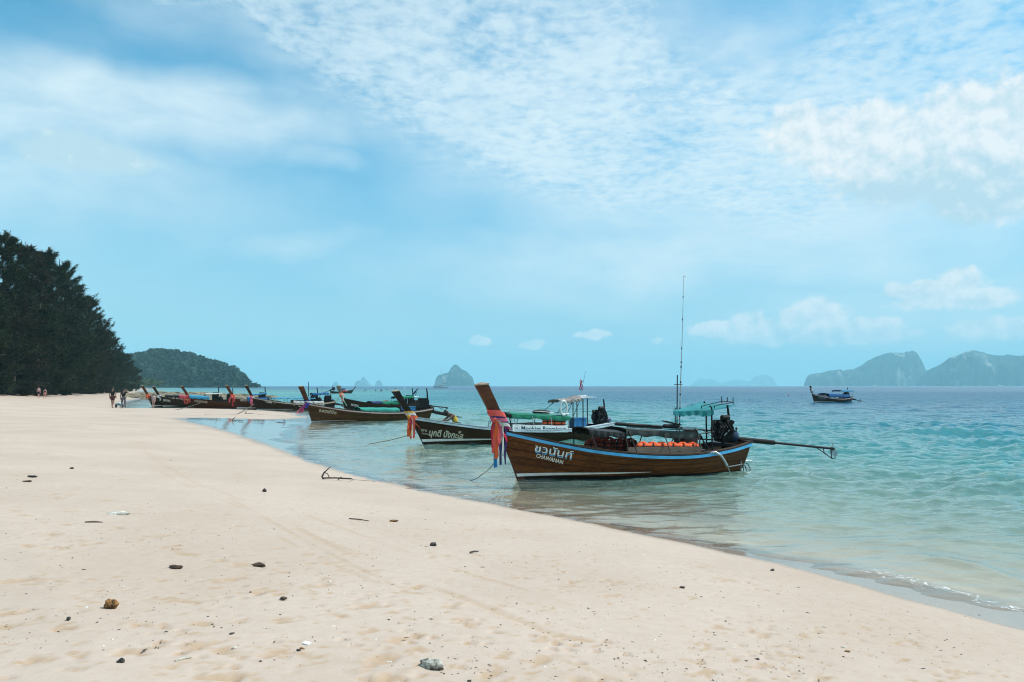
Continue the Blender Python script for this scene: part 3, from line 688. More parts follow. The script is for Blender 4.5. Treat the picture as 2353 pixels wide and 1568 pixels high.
# ------------------------------------------------------------------ casuarina trees along the back of the beach
BARK = mat('casuarina bark', (0.045, 0.034, 0.026), 0.9, 0.4, 3.0, 0.5, 12)
NEED = foliage_mat('casuarina needles', (0.007, 0.013, 0.005), (0.030, 0.042, 0.016), 0.35, 0.22)
NEED_B = foliage_mat('casuarina needles browning', (0.011, 0.011, 0.006), (0.044, 0.036, 0.018), 0.35, 0.22)
def casuarina(seed, H, rad, plumes=430, blades=54, low=0.04):
    """tapered trunk with limbs, and plumes of hanging needles along rising branch ends"""
    q = random.Random(seed); tr = MB()
    sway = [(q.uniform(-1, 1) * 0.02 * H, q.uniform(-1, 1) * 0.02 * H) for _ in range(7)]
    axis = [Vector((sway[i][0] * (i / 6), sway[i][1] * (i / 6), H * 0.97 * i / 6)) for i in range(7)]
    tr.tube(axis, [0.34 * (1 - 0.93 * i / 6) + 0.02 for i in range(7)], 7)
    V, F = [], []
    def ax(t):
        i = min(5, int(t * 6)); f = t * 6 - i; return axis[i].lerp(axis[i + 1], f)
    nb = plumes // 7
    for k in range(nb):
        t = low + (0.97 - low) * (k + q.random()) / nb; a = k * 2.4 + q.uniform(-0.5, 0.5)
        env = rad * (min(1.0, 0.62 + t * 1.4) if t < 0.3 else (1 - ((t - 0.3) / 0.74)**1.7)) * q.choice((0.62, 0.8, 0.95, 1.1, 1.25))
        env = max(env, 0.9); rise = q.uniform(0.15, 0.75) if t > 0.25 else q.uniform(-0.25, 0.35)
        b0 = ax(max(0.02, t - 0.03)); dirv = Vector((math.cos(a), math.sin(a), rise)).normalized()
        tip = b0 + dirv * env; mid = b0.lerp(tip, 0.55) + Vector((0, 0, -0.06 * env))
        tr.tube([b0, mid, tip], [0.10, 0.055, 0.015], 4, False)
        side = dirv.cross(Vector((0, 0, 1))).normalized()
        for j_ in range(7):
            f = 0.42 + 0.58 * (j_ + q.random()) / 7
            pc = (b0.lerp(mid, f / 0.55) if f < 0.55 else mid.lerp(tip, (f - 0.55) / 0.45)) + side * q.gauss(0, 0.16 * env) + Vector((0, 0, q.gauss(0.1, 0.3)))
            out = (dirv + side * q.gauss(0, 0.5) + Vector((0, 0, q.uniform(0.1, 0.9)))).normalized()
            Lp = q.uniform(0.8, 2.1) * (0.7 if t > 0.9 else 1)
            for _ in range(blades):
                s_ = q.random(); base = pc + out * (Lp * (s_ - 0.4)) + Vector((q.gauss(0, .13), q.gauss(0, .13), q.gauss(0, .12))) * (1.35 - s_)
                d = (out * q.uniform(0.35, 1.0) + Vector((q.gauss(0, .42), q.gauss(0, .42), q.gauss(-0.12, .40)))).normalized()
                ln = q.uniform(0.30, 0.80); w_ = q.uniform(0.028, 0.060); sd_ = d.orthogonal(); sd_.rotate(Matrix.Rotation(q.uniform(0, 6.28), 3, d)); sd_ *= w_
                e = base + d * ln + Vector((0, 0, -0.10 * ln)); j = len(V)
                V += [base - sd_, base + sd_, e]; F.append((j, j + 1, j + 2))
    cm = np_mesh('crown', np.array([tuple(v) for v in V]), np.array(F)); smooth_all(cm, False)
    tm = bpy.data.meshes.new('trunk'); tm.from_pydata(tr.v, [], tr.f); smooth_all(tm); tm.materials.append(BARK)
    return tm, cm
VAR = []
for i, (H, r_) in enumerate([(26, 6.0), (25, 5.2), (22, 5.0), (18, 4.6), (14, 4.2)]):
    VAR.append((H, *casuarina(100 + i, H, r_, (560, 520, 460, 390, 320)[i])))
for v in VAR: v[2].materials.append(NEED)
TREES = [  # px of trunk, py of top, metres away, variant, how it differs
    (-150, 505, 108, 0, 'tall'), (-66, 512, 112, 1, 'tall'), (2, 512, 119, 0, 'tall'), (50, 540, 127, 1, 'tall'), (92, 552, 136, 0, 'tall'),
    (132, 582, 148, 2, 'tall'), (160, 640, 160, 2, 'mid'), (198, 672, 174, 3, 'mid'), (222, 742, 192, 3, 'mid'), (246, 752, 214, 3, 'mid'), (262, 806, 240, 4, 'low'), (283, 805, 275, 4, 'low'), (304, 838, 330, 4, 'low'),
    (-105, 640, 104, 3, 'front'), (-30, 662, 109, 4, 'front'), (30, 668, 116, 3, 'front'), (84, 690, 124, 4, 'front'), (128, 706, 138, 3, 'front'), (160, 735, 152, 4, 'front'), (205, 785, 176, 4, 'front'), (235, 812, 200, 4, 'front'), (258, 838, 228, 4, 'front')]
for i in range(15):
    TREES.append((-240 + i * 34, 580 + max(0, i - 4) * 20, 132 + i * 12, (1, 2, 3)[i % 3], 'back'))
words_t = {'tall': 'tall dark casuarina', 'mid': 'middle-sized casuarina on the stepped-down end of the beach grove', 'low': 'short casuarina at the seaward end of the beach grove',
           'front': 'bushy low casuarina fringing the sand in front of the grove', 'back': 'casuarina deep in the grove behind the front row'}
extra = {0: 'tall dark casuarina beyond the picture edge', 1: 'tall dark casuarina cut by the picture edge', 2: 'tallest dark casuarina of the beach grove, leaning top', 3: 'tall dark casuarina beside the tallest tree of the grove',
         4: 'tall feathery casuarina, third crown from the picture edge', 5: 'tall casuarina where the grove skyline starts to drop', 6: 'middle-sized casuarina one step below the tall crowns', 7: 'middle-sized casuarina two steps below the tall crowns',
         8: 'spiky-topped casuarina half way down the grove skyline', 9: 'rounded casuarina low on the grove skyline', 10: 'short casuarina near the seaward end of the grove', 11: 'thin short casuarina at the very end of the grove', 12: 'small far casuarina standing before the wooded headland'}
rq = random.Random(77)
ordn = ['first', 'second', 'third', 'fourth', 'fifth', 'sixth', 'seventh', 'eighth', 'ninth']
cnt = 0
for i, (px, py, Y, v, role) in enumerate(TREES):
    H, tm, cm = VAR[v]; p = atY(px, HOR, Y)
    gzv = float(ground_z(np.array([p.x]), np.array([Y]))[0][0])
    top = CAM_H + (HOR - py) / FPX * Y; k = (top - gzv) / H
    t = empty('casuarina_tree', (p.x, Y, gzv - 0.1), rq.uniform(0, 6.28)); wk = min(1.25, max(0.8, k)) * (1.05 if role in ('tall', 'mid') else 1.1)
    t.scale = (wk, wk, k)
    a = link('trunk', tm, None, t); b = link('crown', cm, None, t)
    if i % 4 == 3: b.material_slots[0].link = 'OBJECT'; b.material_slots[0].material = NEED_B
    if role == 'front': lab = f'bushy low casuarina fringing the sand, {ordn[cnt]} from the picture edge'; cnt += 1
    else: lab = extra.get(i, words_t[role])
    tag(t, lab, 'tree', {'front': 'low casuarinas fringing the grove', 'back': 'casuarinas deep in the grove'}.get(role, 'casuarinas along the beach'))
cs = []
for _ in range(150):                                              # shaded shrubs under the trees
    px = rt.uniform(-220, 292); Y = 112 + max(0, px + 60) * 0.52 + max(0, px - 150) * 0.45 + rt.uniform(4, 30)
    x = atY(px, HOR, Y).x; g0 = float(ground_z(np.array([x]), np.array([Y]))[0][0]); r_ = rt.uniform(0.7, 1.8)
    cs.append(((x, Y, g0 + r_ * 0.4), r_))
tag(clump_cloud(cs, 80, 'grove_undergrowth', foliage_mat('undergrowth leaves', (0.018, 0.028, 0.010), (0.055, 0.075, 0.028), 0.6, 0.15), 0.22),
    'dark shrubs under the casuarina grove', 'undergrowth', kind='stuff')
# rocky reef flat bared by the tide
rk = MB(); rr = random.Random(41)
for _ in range(760):
    u = rr.random(); px = 290 + 330 * u**0.9 + rr.gauss(0, 6); py = 911 + 2 * u + rr.uniform(-8, 8) * min(1, 1.15 - u**2) * min(1, 0.4 + 4 * u)
    p = at(px, py, 0.05); k = rr.uniform(0.18, 0.75) * (0.7 + p.y / 260)
    rk.ball((p.x, p.y, rr.uniform(-0.02, 0.12)), (k * 1.5, k * 1.1, k * 0.42), 6, 4, lambda v: 1 + rr.uniform(-.3, .3))
tag(rk.build('reef_rocks', mat('reef rock', (0.20, 0.165, 0.11), 0.85, 0.55, 0.6), None, 0), 'low brown reef rocks bared by the tide behind the far boats', 'rocks', kind='stuff')
# ================================================================== long-tail boats
WD_A = wood('varnished plank', (0.048, 0.0125, 0.0030), (0.165, 0.055, 0.0130), 0.46, 0.25, 0.15)
WD_P = wood('reddish post timber', (0.050, 0.0155, 0.007), (0.108, 0.036, 0.015), 0.48, 0.0, 0.25)
WD_D = wood('dark oiled plank', (0.012, 0.0065, 0.0033), (0.045, 0.023, 0.0105), 0.5, 0.4, 0.15)
WD_C = wood('brown worn plank', (0.032, 0.014, 0.005), (0.100, 0.048, 0.017), 0.5, 0.6, 0.15)
WD_R = wood('red brown plank', (0.042, 0.012, 0.005), (0.105, 0.034, 0.012), 0.5, 0.3, 0.15)
WD_G = wood('weathered grey timber', (0.16, 0.115, 0.085), (0.30, 0.225, 0.165), 0.8, 0.0)
WD_I = wood('inner hull timber', (0.030, 0.017, 0.010), (0.075, 0.040, 0.022), 0.7, 0.0)
WHITE = mat('white boat paint', (0.72, 0.73, 0.70), 0.5, 0.12, 5.0)
PALE = mat('worn pale blue paint', (0.46, 0.55, 0.60), 0.6, 0.25, 7.0, stretch=(0.3, 1, 1))
BLUE = mat('sky blue rail paint', (0.055, 0.34, 0.62), 0.4, 0.15, 4.0)
BLACKP = mat('black bitumen', (0.007, 0.007, 0.007), 0.6, 0.3, 5.0, spec=0.15)
STEEL = mat('galvanised tube', (0.34, 0.36, 0.37), 0.4, 0.25, 9.0, metal=0.7)
DKSTEEL = mat('dark painted tube', (0.012, 0.013, 0.015), 0.5, 0.3, 9.0, spec=0.2)
ENG = mat('oily engine iron', (0.006, 0.006, 0.0065), 0.5, 0.5, 14.0, 0.6, 30, spec=0.15)
ENG2 = mat('grey cast engine parts', (0.030, 0.030, 0.032), 0.5, 0.5, 12.0, spec=0.2)
ENGB = mat('blue gearbox paint', (0.016, 0.035, 0.085), 0.35, 0.3, 8.0)
BRONZE = mat('propeller bronze grey', (0.38, 0.40, 0.39), 0.35, 0.2, 6.0, metal=0.8)
ORANGE = mat('life vest orange', (0.92, 0.115, 0.016), 0.65, 0.15, 9.0, 0.25, 14)
ORANGE_D = mat('dull red and shaded vest', (0.34, 0.040, 0.018), 0.7, 0.4, 9.0, 0.25, 14)  # darker vest colour holds the front canopy's shade; other dull red jackets share it
STRAP = mat('black webbing', (0.012, 0.012, 0.013), 0.8)
def cloth(name, c, tr=0.25, wr=0.5, rough=0.75):
    if name in MATS: return MATS[name]
    m = mat(name, c, rough, 0.16, 2.2, wr, 5.0); nt = m.node_tree; p = nt.nodes['Principled BSDF']
    tl = nn(nt, 'ShaderNodeBsdfTranslucent'); tl.inputs[0].default_value = (*c, 1); mx = nn(nt, 'ShaderNodeMixShader'); mx.inputs[0].default_value = tr
    nt.links.new(p.outputs[0], mx.inputs[1]); nt.links.new(tl.outputs[0], mx.inputs[2]); nt.links.new(mx.outputs[0], nt.nodes['Material Output'].inputs[0]); return m
TEAL = cloth('teal awning cloth', (0.022, 0.26, 0.285)); GREEN = cloth('green tarpaulin', (0.012, 0.235, 0.135)); GREY_T = cloth('grey green tarpaulin', (0.030, 0.037, 0.036), 0.03, 0.8)
BLK_T = cloth('black tarpaulin', (0.012, 0.013, 0.015), 0.0, 0.6); BEIGE = cloth('faded beige canvas', (0.36, 0.32, 0.29)); BLUE_T = cloth('blue tarpaulin', (0.018, 0.14, 0.36)); LBLUE_T = cloth('light blue tarpaulin', (0.05, 0.32, 0.52))
WHITE_T = cloth('white tarpaulin', (0.74, 0.75, 0.74)); MINT = cloth('mint green tarpaulin', (0.035, 0.36, 0.29)); NAVY_T = cloth('navy tarpaulin', (0.02, 0.045, 0.14)); RED_T = cloth('red pink tarpaulin', (0.48, 0.06, 0.10))
RIB = {k: cloth('ribbon ' + k, c, 0.35, 0.3) for k, c in dict(coral=(0.80, 0.135, 0.115), orange=(0.85, 0.16, 0.03), pink=(0.72, 0.16, 0.26), magenta=(0.42, 0.03, 0.16), purple=(0.10, 0.05, 0.24), navy=(0.03, 0.04, 0.17), blue=(0.02, 0.27, 0.58),
       mint=(0.42, 0.66, 0.50), white=(0.72, 0.72, 0.70), red=(0.55, 0.02, 0.05), yellow=(0.72, 0.42, 0.06), royal=(0.02, 0.06, 0.48)).items()}

def text_shape(body, bold=0.0):
    c = bpy.data.curves.new('lettering', 'FONT'); c.body = body; c.size = 1.0; c.resolution_u = 3; c.offset = bold
    o = bpy.data.objects.new('lettering', c); col.objects.link(o)
    dg = bpy.context.evaluated_depsgraph_get(); me = bpy.data.meshes.new_from_object(o.evaluated_get(dg))
    v = [(p.co.x, p.co.y) for p in me.vertices]; f = [tuple(p.vertices) for p in me.polygons]
    bpy.data.objects.remove(o); bpy.data.curves.remove(c); bpy.data.meshes.remove(me)
    x0 = min(a for a, _ in v); x1 = max(a for a, _ in v)
    return [(a - x0, b) for a, b in v], f, x1 - x0

class Boat:
    def __init__(s, bow, stern, label, hs=1.0, bm=1.0, strakes=8, planks=WD_A, prow=WD_P, rail=BLUE, cap=WD_I, group='long-tail boats', L=None, prow_k=1.0, full=True, prow_w=1.0):
        s.o = at(*bow); e = at(*stern); s.o.z = 0; d = (e - s.o); d.z = 0
        s.L = L or d.length; s.ax = d.normalized(); s.ay = Vector((-s.ax.y, s.ax.x, 0)); s.hs, s.bm, s.pk, s.pw = hs, bm, prow_k, prow_w
        s.root = empty('longtail_boat', s.o, math.atan2(s.ax.y, s.ax.x)); tag(s.root, label, 'boat', group)
        s.full = full; s.hull(strakes, planks, prow, rail, cap)
    def p(s, px, py, y=0.0):
        """photo point on the boat's lengthwise plane y"""
        d = ray(px, py); c = Vector((0, 0, CAM_H)) - s.o
        t = (y - c.dot(s.ay)) / d.dot(s.ay); q = c + d * t
        return Vector((q.dot(s.ax), y, q.z))
    def w(s, v): return s.o + s.ax * v[0] + s.ay * v[1] + Vector((0, 0, v[2]))
    ZS = [(0, 1.30), (.08, 1.13), (.16, 0.98), (.28, 0.80), (.42, 0.67), (.56, 0.60), (.70, 0.585), (.82, 0.64), (.92, 0.72), (1, 0.82)]
    BS = [(0, .06), (.05, .19), (.12, .40), (.22, .63), (.35, .82), (.5, .92), (.65, .93), (.78, .86), (.9, .70), (1, .50)]
    def zs(s, u): return cint(s.ZS, u) * s.hs
    def bs(s, u): return cint(s.BS, u) * s.bm
    def zk(s, u): return (-0.30 + 0.14 * (1 - u)**6 + 0.20 * u**5) * s.hs
    def stem(s, z): z = z / s.hs; return -(0.36 * z + 0.045 * z * z * (z > 0)) * s.hs * s.pk
    def pt(s, u, v, side=-1, off=0.0):
        v = max(v, 0.0); z = s.zk(u) + (s.zs(u) - s.zk(u)) * v**1.25
        x = u * s.L + (1 - u)**3 * s.stem(z) + u**4 * 0.16 * z
        k = 1.05 - 0.58 * float(sst(0.0, 0.42, u)) + 0.12 * float(sst(0.75, 1, u))
        return Vector((x, side * (s.bs(u) * v**k + off), z))
    def hb(s, x, z):
        u = max(0, x / s.L)
        for _ in range(12): u = min(1, max(0, (x - (1 - u)**3 * s.stem(z)) / s.L))
        v = min(1, max(0, (z - s.zk(u)) / (s.zs(u) - s.zk(u))))**(1 / 1.25)
        return abs(s.pt(u, v, 1).y)
    def sweep(s, name, m, u0, u1, dv, w, h, side, n=30, inset=0.0, dz=0.0, vv=1.0):
        b = MB(); vs = []
        for i in range(n + 1):
            u = u0 + (u1 - u0) * i / n; c = s.pt(u, vv, side); y = c.y + side * inset; z = c.z + dz
            for yy_, zz_ in ((0, 0), (w, 0), (w, h), (0, h)): vs.append((c.x, y + side * (yy_ - w / 2), z + zz_ - h / 2))
        fs = [(i * 4 + k, i * 4 + (k + 1) % 4, i * 4 + 4 + (k + 1) % 4, i * 4 + 4 + k) for i in range(n) for k in range(4)] + [(3, 2, 1, 0), tuple(n * 4 + k for k in range(4))]
        b.add(vs, fs); return b.build(name, m, s.root, 30)
    def hull(s, N, planks, prow, rail, cap):
        S = s.root; nu = 30 if s.full else 18
        sh = MB().grid(lambda u, w: s.pt(u, abs(w * 2 - 1), 1 if w > .5 else -1, -0.035 if 0.04 < w < 0.96 else -0.03), nu, 18)
        sh.build('inner_hull', WD_I, S, 0)
        if N:
            for side in (-1, 1):
                for i in range(N):
                    v0, v1 = i / N, (i + 1) / N
                    def fo(u, w, off=0.0): return s.pt(u, v0 + (v1 - v0 - 0.012) * w, side, (0.010 if i else 0.004) * (1 - w) + off)
                    MB().plate(lambda u, w: fo(u, w), lambda u, w: fo(u, w, -0.028), nu, 2).build('plank', planks, S, 50)
        else:
            for side in (-1, 1):
                MB().plate(lambda u, w: s.pt(u, w, side), lambda u, w: s.pt(u, w, side, -0.028), nu, 7).build('hull_side', planks, S, 50)
        MB().plate(lambda u, w: s.pt(1, w, -1 + 2 * u) * 1.0 + Vector((0.0, 0, 0)), lambda u, w: s.pt(1, w, -1 + 2 * u) - Vector((0.04, 0, 0)), 8, 6).build('transom', planks, S, 0)
        # stem post sweeping up into the tall prow
        top = 2.40 * s.hs; b = MB(); vs = []; n = 16
        for i in range(n + 1):
            z = -0.18 * s.hs + (top + 0.18 * s.hs) * i / n; f = s.stem(z); zz_ = z / s.hs
            dep = (0.40 - 0.10 * float(sst(0.2, 1.3, zz_)) + 0.03 * float(sst(1.5, 2.4, zz_))) * s.hs * s.pw; th = (0.045 + 0.055 * float(sst(0.9, 2.3, zz_))) * s.hs * s.pw
            if zz_ < 1.25: dep *= 1.0
            for xx_, yy_ in ((0, -th * .55), (dep * .35, -th), (dep, -th), (dep, th), (dep * .35, th), (0, th * .55)): vs.append((f - 0.02 + xx_, yy_, z + (xx_ * 0.10 if i == n else 0)))
        fs = [(i * 6 + k, i * 6 + (k + 1) % 6, i * 6 + 6 + (k + 1) % 6, i * 6 + 6 + k) for i in range(n) for k in range(6)] + [tuple(range(5, -1, -1)), tuple(n * 6 + k for k in range(6))]
        b.add(vs, fs); post = b.build('stem_post', prow, S, 35); s.top = top
        # end grain cap, sloped like a low roof
        tv = [Vector(v) for v in vs[-6:]]; ce = sum(tv, Vector()) / 6; c = MB()
        ring = [ce + (v - ce) * 1.06 + Vector((0, 0, 0.004)) for v in tv]; ring2 = [v + Vector((0, 0, 0.03)) for v in ring]; ap = ce + Vector((0.02, 0, 0.085 * s.hs))
        c.add(ring + ring2 + [ap], [(k, (k + 1) % 6, 6 + (k + 1) % 6, 6 + k) for k in range(6)] + [(6 + k, 6 + (k + 1) % 6, 12) for k in range(6)] + [tuple(range(5, -1, -1))]); c.build('prow_cap', wood('pale end grain', (0.26, 0.20, 0.15), (0.42, 0.34, 0.26), 0.8), post, 0)
        for side in (-1, 1):
            s.sweep('gunwale', cap, 0.03, 1.0, 0, 0.10, 0.035, side, 30, -0.02, 0.02)
            s.sweep('rub_rail', rail, 0.02, 1.0, 0, 0.04, 0.075, side, 30, 0.022, -0.055)
        MB().box(s.pt(1, 1, 1).lerp(s.pt(1, 1, -1), .5) + Vector((0, 0, 0.02)), (0.09, s.bs(1) * 2 + 0.1, 0.045)).build('stern_rail', cap, S, 0)
        zf = 0.12 * s.hs
        MB().grid(lambda u, w: Vector((s.L * (0.06 + 0.9 * u), (w * 2 - 1) * max(0.02, s.hb(s.L * (0.06 + 0.9 * u), zf) - 0.05), zf)), 20, 2).build('floor', WD_I, S, 0)
        MB().plate(lambda u, w: s.pt(0.02 + 0.17 * u, 1, 1 if w > .5 else -1, -0.05) * Vector((1, abs(w * 2 - 1), 1)) if False else Vector((s.pt(0.02 + 0.17 * u, 1, 1).x, (w * 2 - 1) * (s.bs(0.02 + 0.17 * u) - 0.05), s.zs(0.02 + 0.17 * u) - 0.035)),
                   lambda u, w: Vector((s.pt(0.02 + 0.17 * u, 1, 1).x, (w * 2 - 1) * (s.bs(0.02 + 0.17 * u) - 0.05), s.zs(0.02 + 0.17 * u) - 0.06)), 6, 4).build('foredeck', WD_I, S, 0)
        for u in (0.3, 0.5, 0.7, 0.86) if s.full else (0.4, 0.7):
            MB().box((u * s.L, 0, s.zs(u) - 0.10), (0.20, 2 * s.bs(u) - 0.1, 0.03)).build('thwart', WD_G, S, 0)
    def stripe(s, m, u1=0.52, z0=0.10, z1=0.175):
        for side in (-1, 1):
            def f(u, w):
                uu = u1 * u; z = (z0 + (z1 - z0) * w * (1 - 0.9 * u**1.5)) * s.hs + 0.05 * u; x = uu * s.L + (1 - uu)**3 * s.stem(z)
                return Vector((x, side * (s.hb(x, z) + 0.017 + 0.03 * (1 - u)**14), z))
            MB().grid(f, 30, 2, side > 0).build('boot_stripe', m, s.root, 0)
    def surf(s, px, py, side=-1):
        y = 0.4 * side
        for _ in range(8): q = s.p(px, py, y); y = side * s.hb(q.x, q.z)
        return q
    def letter(s, name, body, a, b, m, bold=0.02, k=1.0, dx=0.0, dz=0.0, off=0.016, label=None, side=-1):
        """paint lettering along the planks from photo point a to b"""
        v, f, w = text_shape(body, bold); A, B = s.surf(*a, side), s.surf(*b, side); d = B - A; d.y = 0; Lw = d.length; d.normalize(); up = Vector((0.10, 0, 1))
        vs = []
        for x, y in v:
            q = A + d * (x / w * Lw) + up * (y / w * Lw * k) + Vector((dx, 0, dz)); vs.append((q.x, side * (s.hb(q.x, q.z) + off), q.z))
        o = MB().add(vs, f).build(name, m, s.root, 0); return tag(o, label)
    def tubes(s, name, m, lines, r, parent=None, n=6):
        b = MB()
        for l in lines: b.tube(l, r, n)
        return b.build(name, m, parent or s.root, 60)
    def canopy(s, x0, x1, z0, z1, hw, m, drop=0.16, arch=0.10, name='canopy', sag=0.03, seed=1, posts=3, pm=None, endvalance=True, tilt=0.0, yc=0.0):
        q = random.Random(seed); ph = [q.uniform(0, 6.28) for _ in range(6)]
        def top(u, w, off=0.0):
            a = (w * 2 - 1); fl = max(0.0, (abs(a) - 0.80) / 0.20); t = min(1.0, abs(a) / 0.80); sgn = 1 if a >= 0 else -1
            y = sgn * (hw * (t + 0.02 * fl)); z = z0 + (z1 - z0) * u - arch * t * t - drop * fl * (1 + 0.12 * math.sin(u * 23 + ph[0]) + 0.10 * math.sin(u * 11 + ph[1]))
            z -= sag * (0.5 - 0.5 * math.cos(u * 2 * math.pi * (posts - 1))) * (1 - 0.3 * t) + 0.010 * math.sin(u * 31 + a * 9 + ph[2]) * fl
            y += sgn * 0.020 * math.sin(u * 37 + ph[3]) * fl
            x = x0 + (x1 - x0) * u
            return Vector((x, yc + y * (1 - 0.012 * (off < 0)), z + off + tilt * y))
        o = MB().plate(lambda u, w: top(u, w), lambda u, w: top(u, w, -0.014), 40, 20).build(name, m, s.root, 60)
        if posts:
            L_ = []
            for i in range(posts):
                u = 0.03 + 0.94 * i / max(1, posts - 1); x = x0 + (x1 - x0) * u; z = z0 + (z1 - z0) * u
                for sgn in (-1, 1):
                    uu = min(0.97, max(0.05, x / s.L)); g = s.pt(uu, 1, sgn)
                    MB().tube([(x + 0.10 * (1 - 2 * u), g.y * 0.97, g.z), (x, yc + sgn * hw * 0.97, z - arch - 0.03 * 1)], 0.017, 6).build('canopy_post', pm or DKSTEEL, s.root, 60)
                hoop = [(x, yc + hw * 0.97 * k / 6, z - arch * (k / 6)**2 - 0.03) for k in range(-6, 7)]; L_.append(hoop)
            for yk in (-0.95, -0.5, 0, 0.5, 0.95): L_.append([(x0, yc + yk * hw, z0 - arch * yk * yk - 0.032), (x1, yc + yk * hw, z1 - arch * yk * yk - 0.032)])
            s.tubes('canopy_frame', pm or DKSTEEL, L_, 0.013)
        return o
    def engine(s, c, k=1.0, tail_to=None, sleeve=0.42, cover=None, detail=True, dirv=None):
        """car engine on a swivel at the stern with the long propeller shaft"""
        c = Vector(c); e = MB()
        e.box(c, (0.46 * k, 0.34 * k, 0.44 * k)).box(c + Vector((0.02, 0, 0.25)) * k, (0.40 * k, 0.22 * k, 0.12 * k)).box(c + Vector((-0.02, 0, -0.24)) * k, (0.36 * k, 0.26 * k, 0.10 * k))
        eo = e.build('engine', ENG, s.root, 0)
        q = random.Random(int(c.x * 100)); 
        if detail:
            for i in range(26):
                px_, pz_ = q.uniform(-.24, .24), q.uniform(-.26, .30); sd_ = -1 if i % 3 else 1
                MB().box(c + Vector((px_, sd_ * 0.18, pz_)) * k, (q.uniform(.03, .11) * k, 0.05 * k, q.uniform(.03, .10) * k), Euler((0, q.uniform(-.5, .5), 0))).build('engine_fitting', ENG2 if i % 2 else ENG, eo, 0)
            for i in range(5): MB().tube([c + Vector((-.2 + .1 * i, -.17, .16)) * k, c + Vector((-.2 + .1 * i, -.24, .10)) * k, c + Vector((-.18 + .1 * i, -.22, -.04)) * k], 0.018 * k, 6).build('exhaust_runner', ENG, eo, 40)
            for sx in (-1, 1): MB().tube([c + Vector((.1 * sx - .05, -.2, .2)) * k, c + Vector((.16 * sx, -.26, .02)) * k, c + Vector((.22 * sx, -.2, -.2)) * k], 0.014 * k, 6).build('hose', ENG2, eo, 40)
            MB().tube([c + Vector((-.25, 0, .02)) * k, c + Vector((-.30, 0, .02)) * k], 0.15 * k, 14).build('flywheel', ENG, eo, 30)
            MB().tube([c + Vector((-.25, 0, .24)) * k, c + Vector((-.31, 0, .24)) * k], 0.075 * k, 12).build('pulley', ENG2, eo, 30)
            MB().tube([c + Vector((-.10, -.12, .36)) * k, c + Vector((.12, -.12, .36)) * k], 0.085 * k, 12).build('air_filter', ENG, eo, 30)
            MB().box(c + Vector((.04, -.19, -.02)) * k, (0.03 * k, 0.02, 0.30 * k), Euler((0, 0.85, 0))).build('steel_strut', STEEL, eo, 0)
        MB().tube([c + Vector((.20, 0, .2)) * k, c + Vector((.22, 0, .42)) * k, c + Vector((.18, 0, .72)) * k], [0.032 * k, 0.034 * k, 0.028 * k], 8).build('exhaust_pipe', ENG, eo, 60)
        if tail_to is not None:
            a = c + Vector((.26, 0, -.22)) * k; t = Vector(tail_to); dv = (t - a); Lt = dv.length; dv.normalize()
            MB().ball(c + Vector((.36, 0, -.16)) * k, (0.17 * k, 0.15 * k, 0.19 * k), 12, 8).build('gearbox', ENGB if detail else ENG, eo, 60)
            sh = MB().tube([a, a + dv * Lt], 0.036 * k, 8).build('tail_shaft', DKSTEEL, s.root, 60)
            MB().tube([a, a + dv * (Lt * sleeve * 0.98), a + dv * (Lt * sleeve)], [0.075 * k, 0.072 * k, 0.06 * k], 10).build('shaft_sleeve', BLACKP, sh, 60)
            up = Vector((0, 0, 1)); tip = a + dv * Lt
            sk = [[tip - dv * 0.62 * k, tip - up * 0.30 * k - dv * 0.02], [tip - dv * 0.34 * k, tip - up * 0.15 * k - dv * 0.30 * k], [tip - dv * 0.06, tip - up * 0.30 * k - dv * 0.02], [tip - up * 0.30 * k - dv * 0.02, tip - up * 0.27 * k + dv * 0.14 * k]]
            s.tubes('skeg_frame', DKSTEEL, sk, 0.014 * k, sh)
            hub = MB().tube([tip - dv * 0.03, tip + dv * 0.10 * k], [0.045 * k, 0.03 * k], 8).build('propeller_hub', ENG2, sh, 60)
            u0 = up.cross(dv).normalized(); v0 = dv.cross(u0)
            for i in range(2):
                sg = 1 if i == 0 else -1; ax_ = (v0 * math.cos(0.35) + u0 * math.sin(0.35)) * sg; sdv = (u0 * sg * 0.8 + dv * 0.6).normalized(); bl = MB()
                nrm = ax_.cross(sdv).normalized()
                def f(uu, ww, o_=0.0): r_ = 0.03 + 0.23 * uu; wd = 0.085 * math.sin(math.pi * min(1, 0.14 + 0.86 * uu))**0.7; return tip + dv * 0.05 * k + (ax_ * r_ + sdv * (wd * (ww * 2 - 1))) * k + nrm * o_
                bl.plate(lambda a_, b_: f(a_, b_, .004), lambda a_, b_: f(a_, b_, -.004), 8, 4); bl.build('propeller_blade', BRONZE, sh, 60)
            MB().tube([c + Vector((-.2, 0, -.26)) * k, c + Vector((-.75, 0, -.22)) * k, c + Vector((-1.25, 0.0, -.16)) * k], 0.022 * k, 7).build('tiller', DKSTEEL, eo, 60)
        st = MB()
        zt = s.zs(0.97) + 0.02; st.tube([(c.x, 0, c.z - .28 * k), (c.x + .02, 0, zt - 0.25)], 0.05 * k, 8); st.box((c.x + 0.02, 0, zt - 0.05), (0.20, 2 * s.bs(.96) * 0.9, 0.07)); st.build('engine_mount', DKSTEEL, s.root, 30)
        return eo
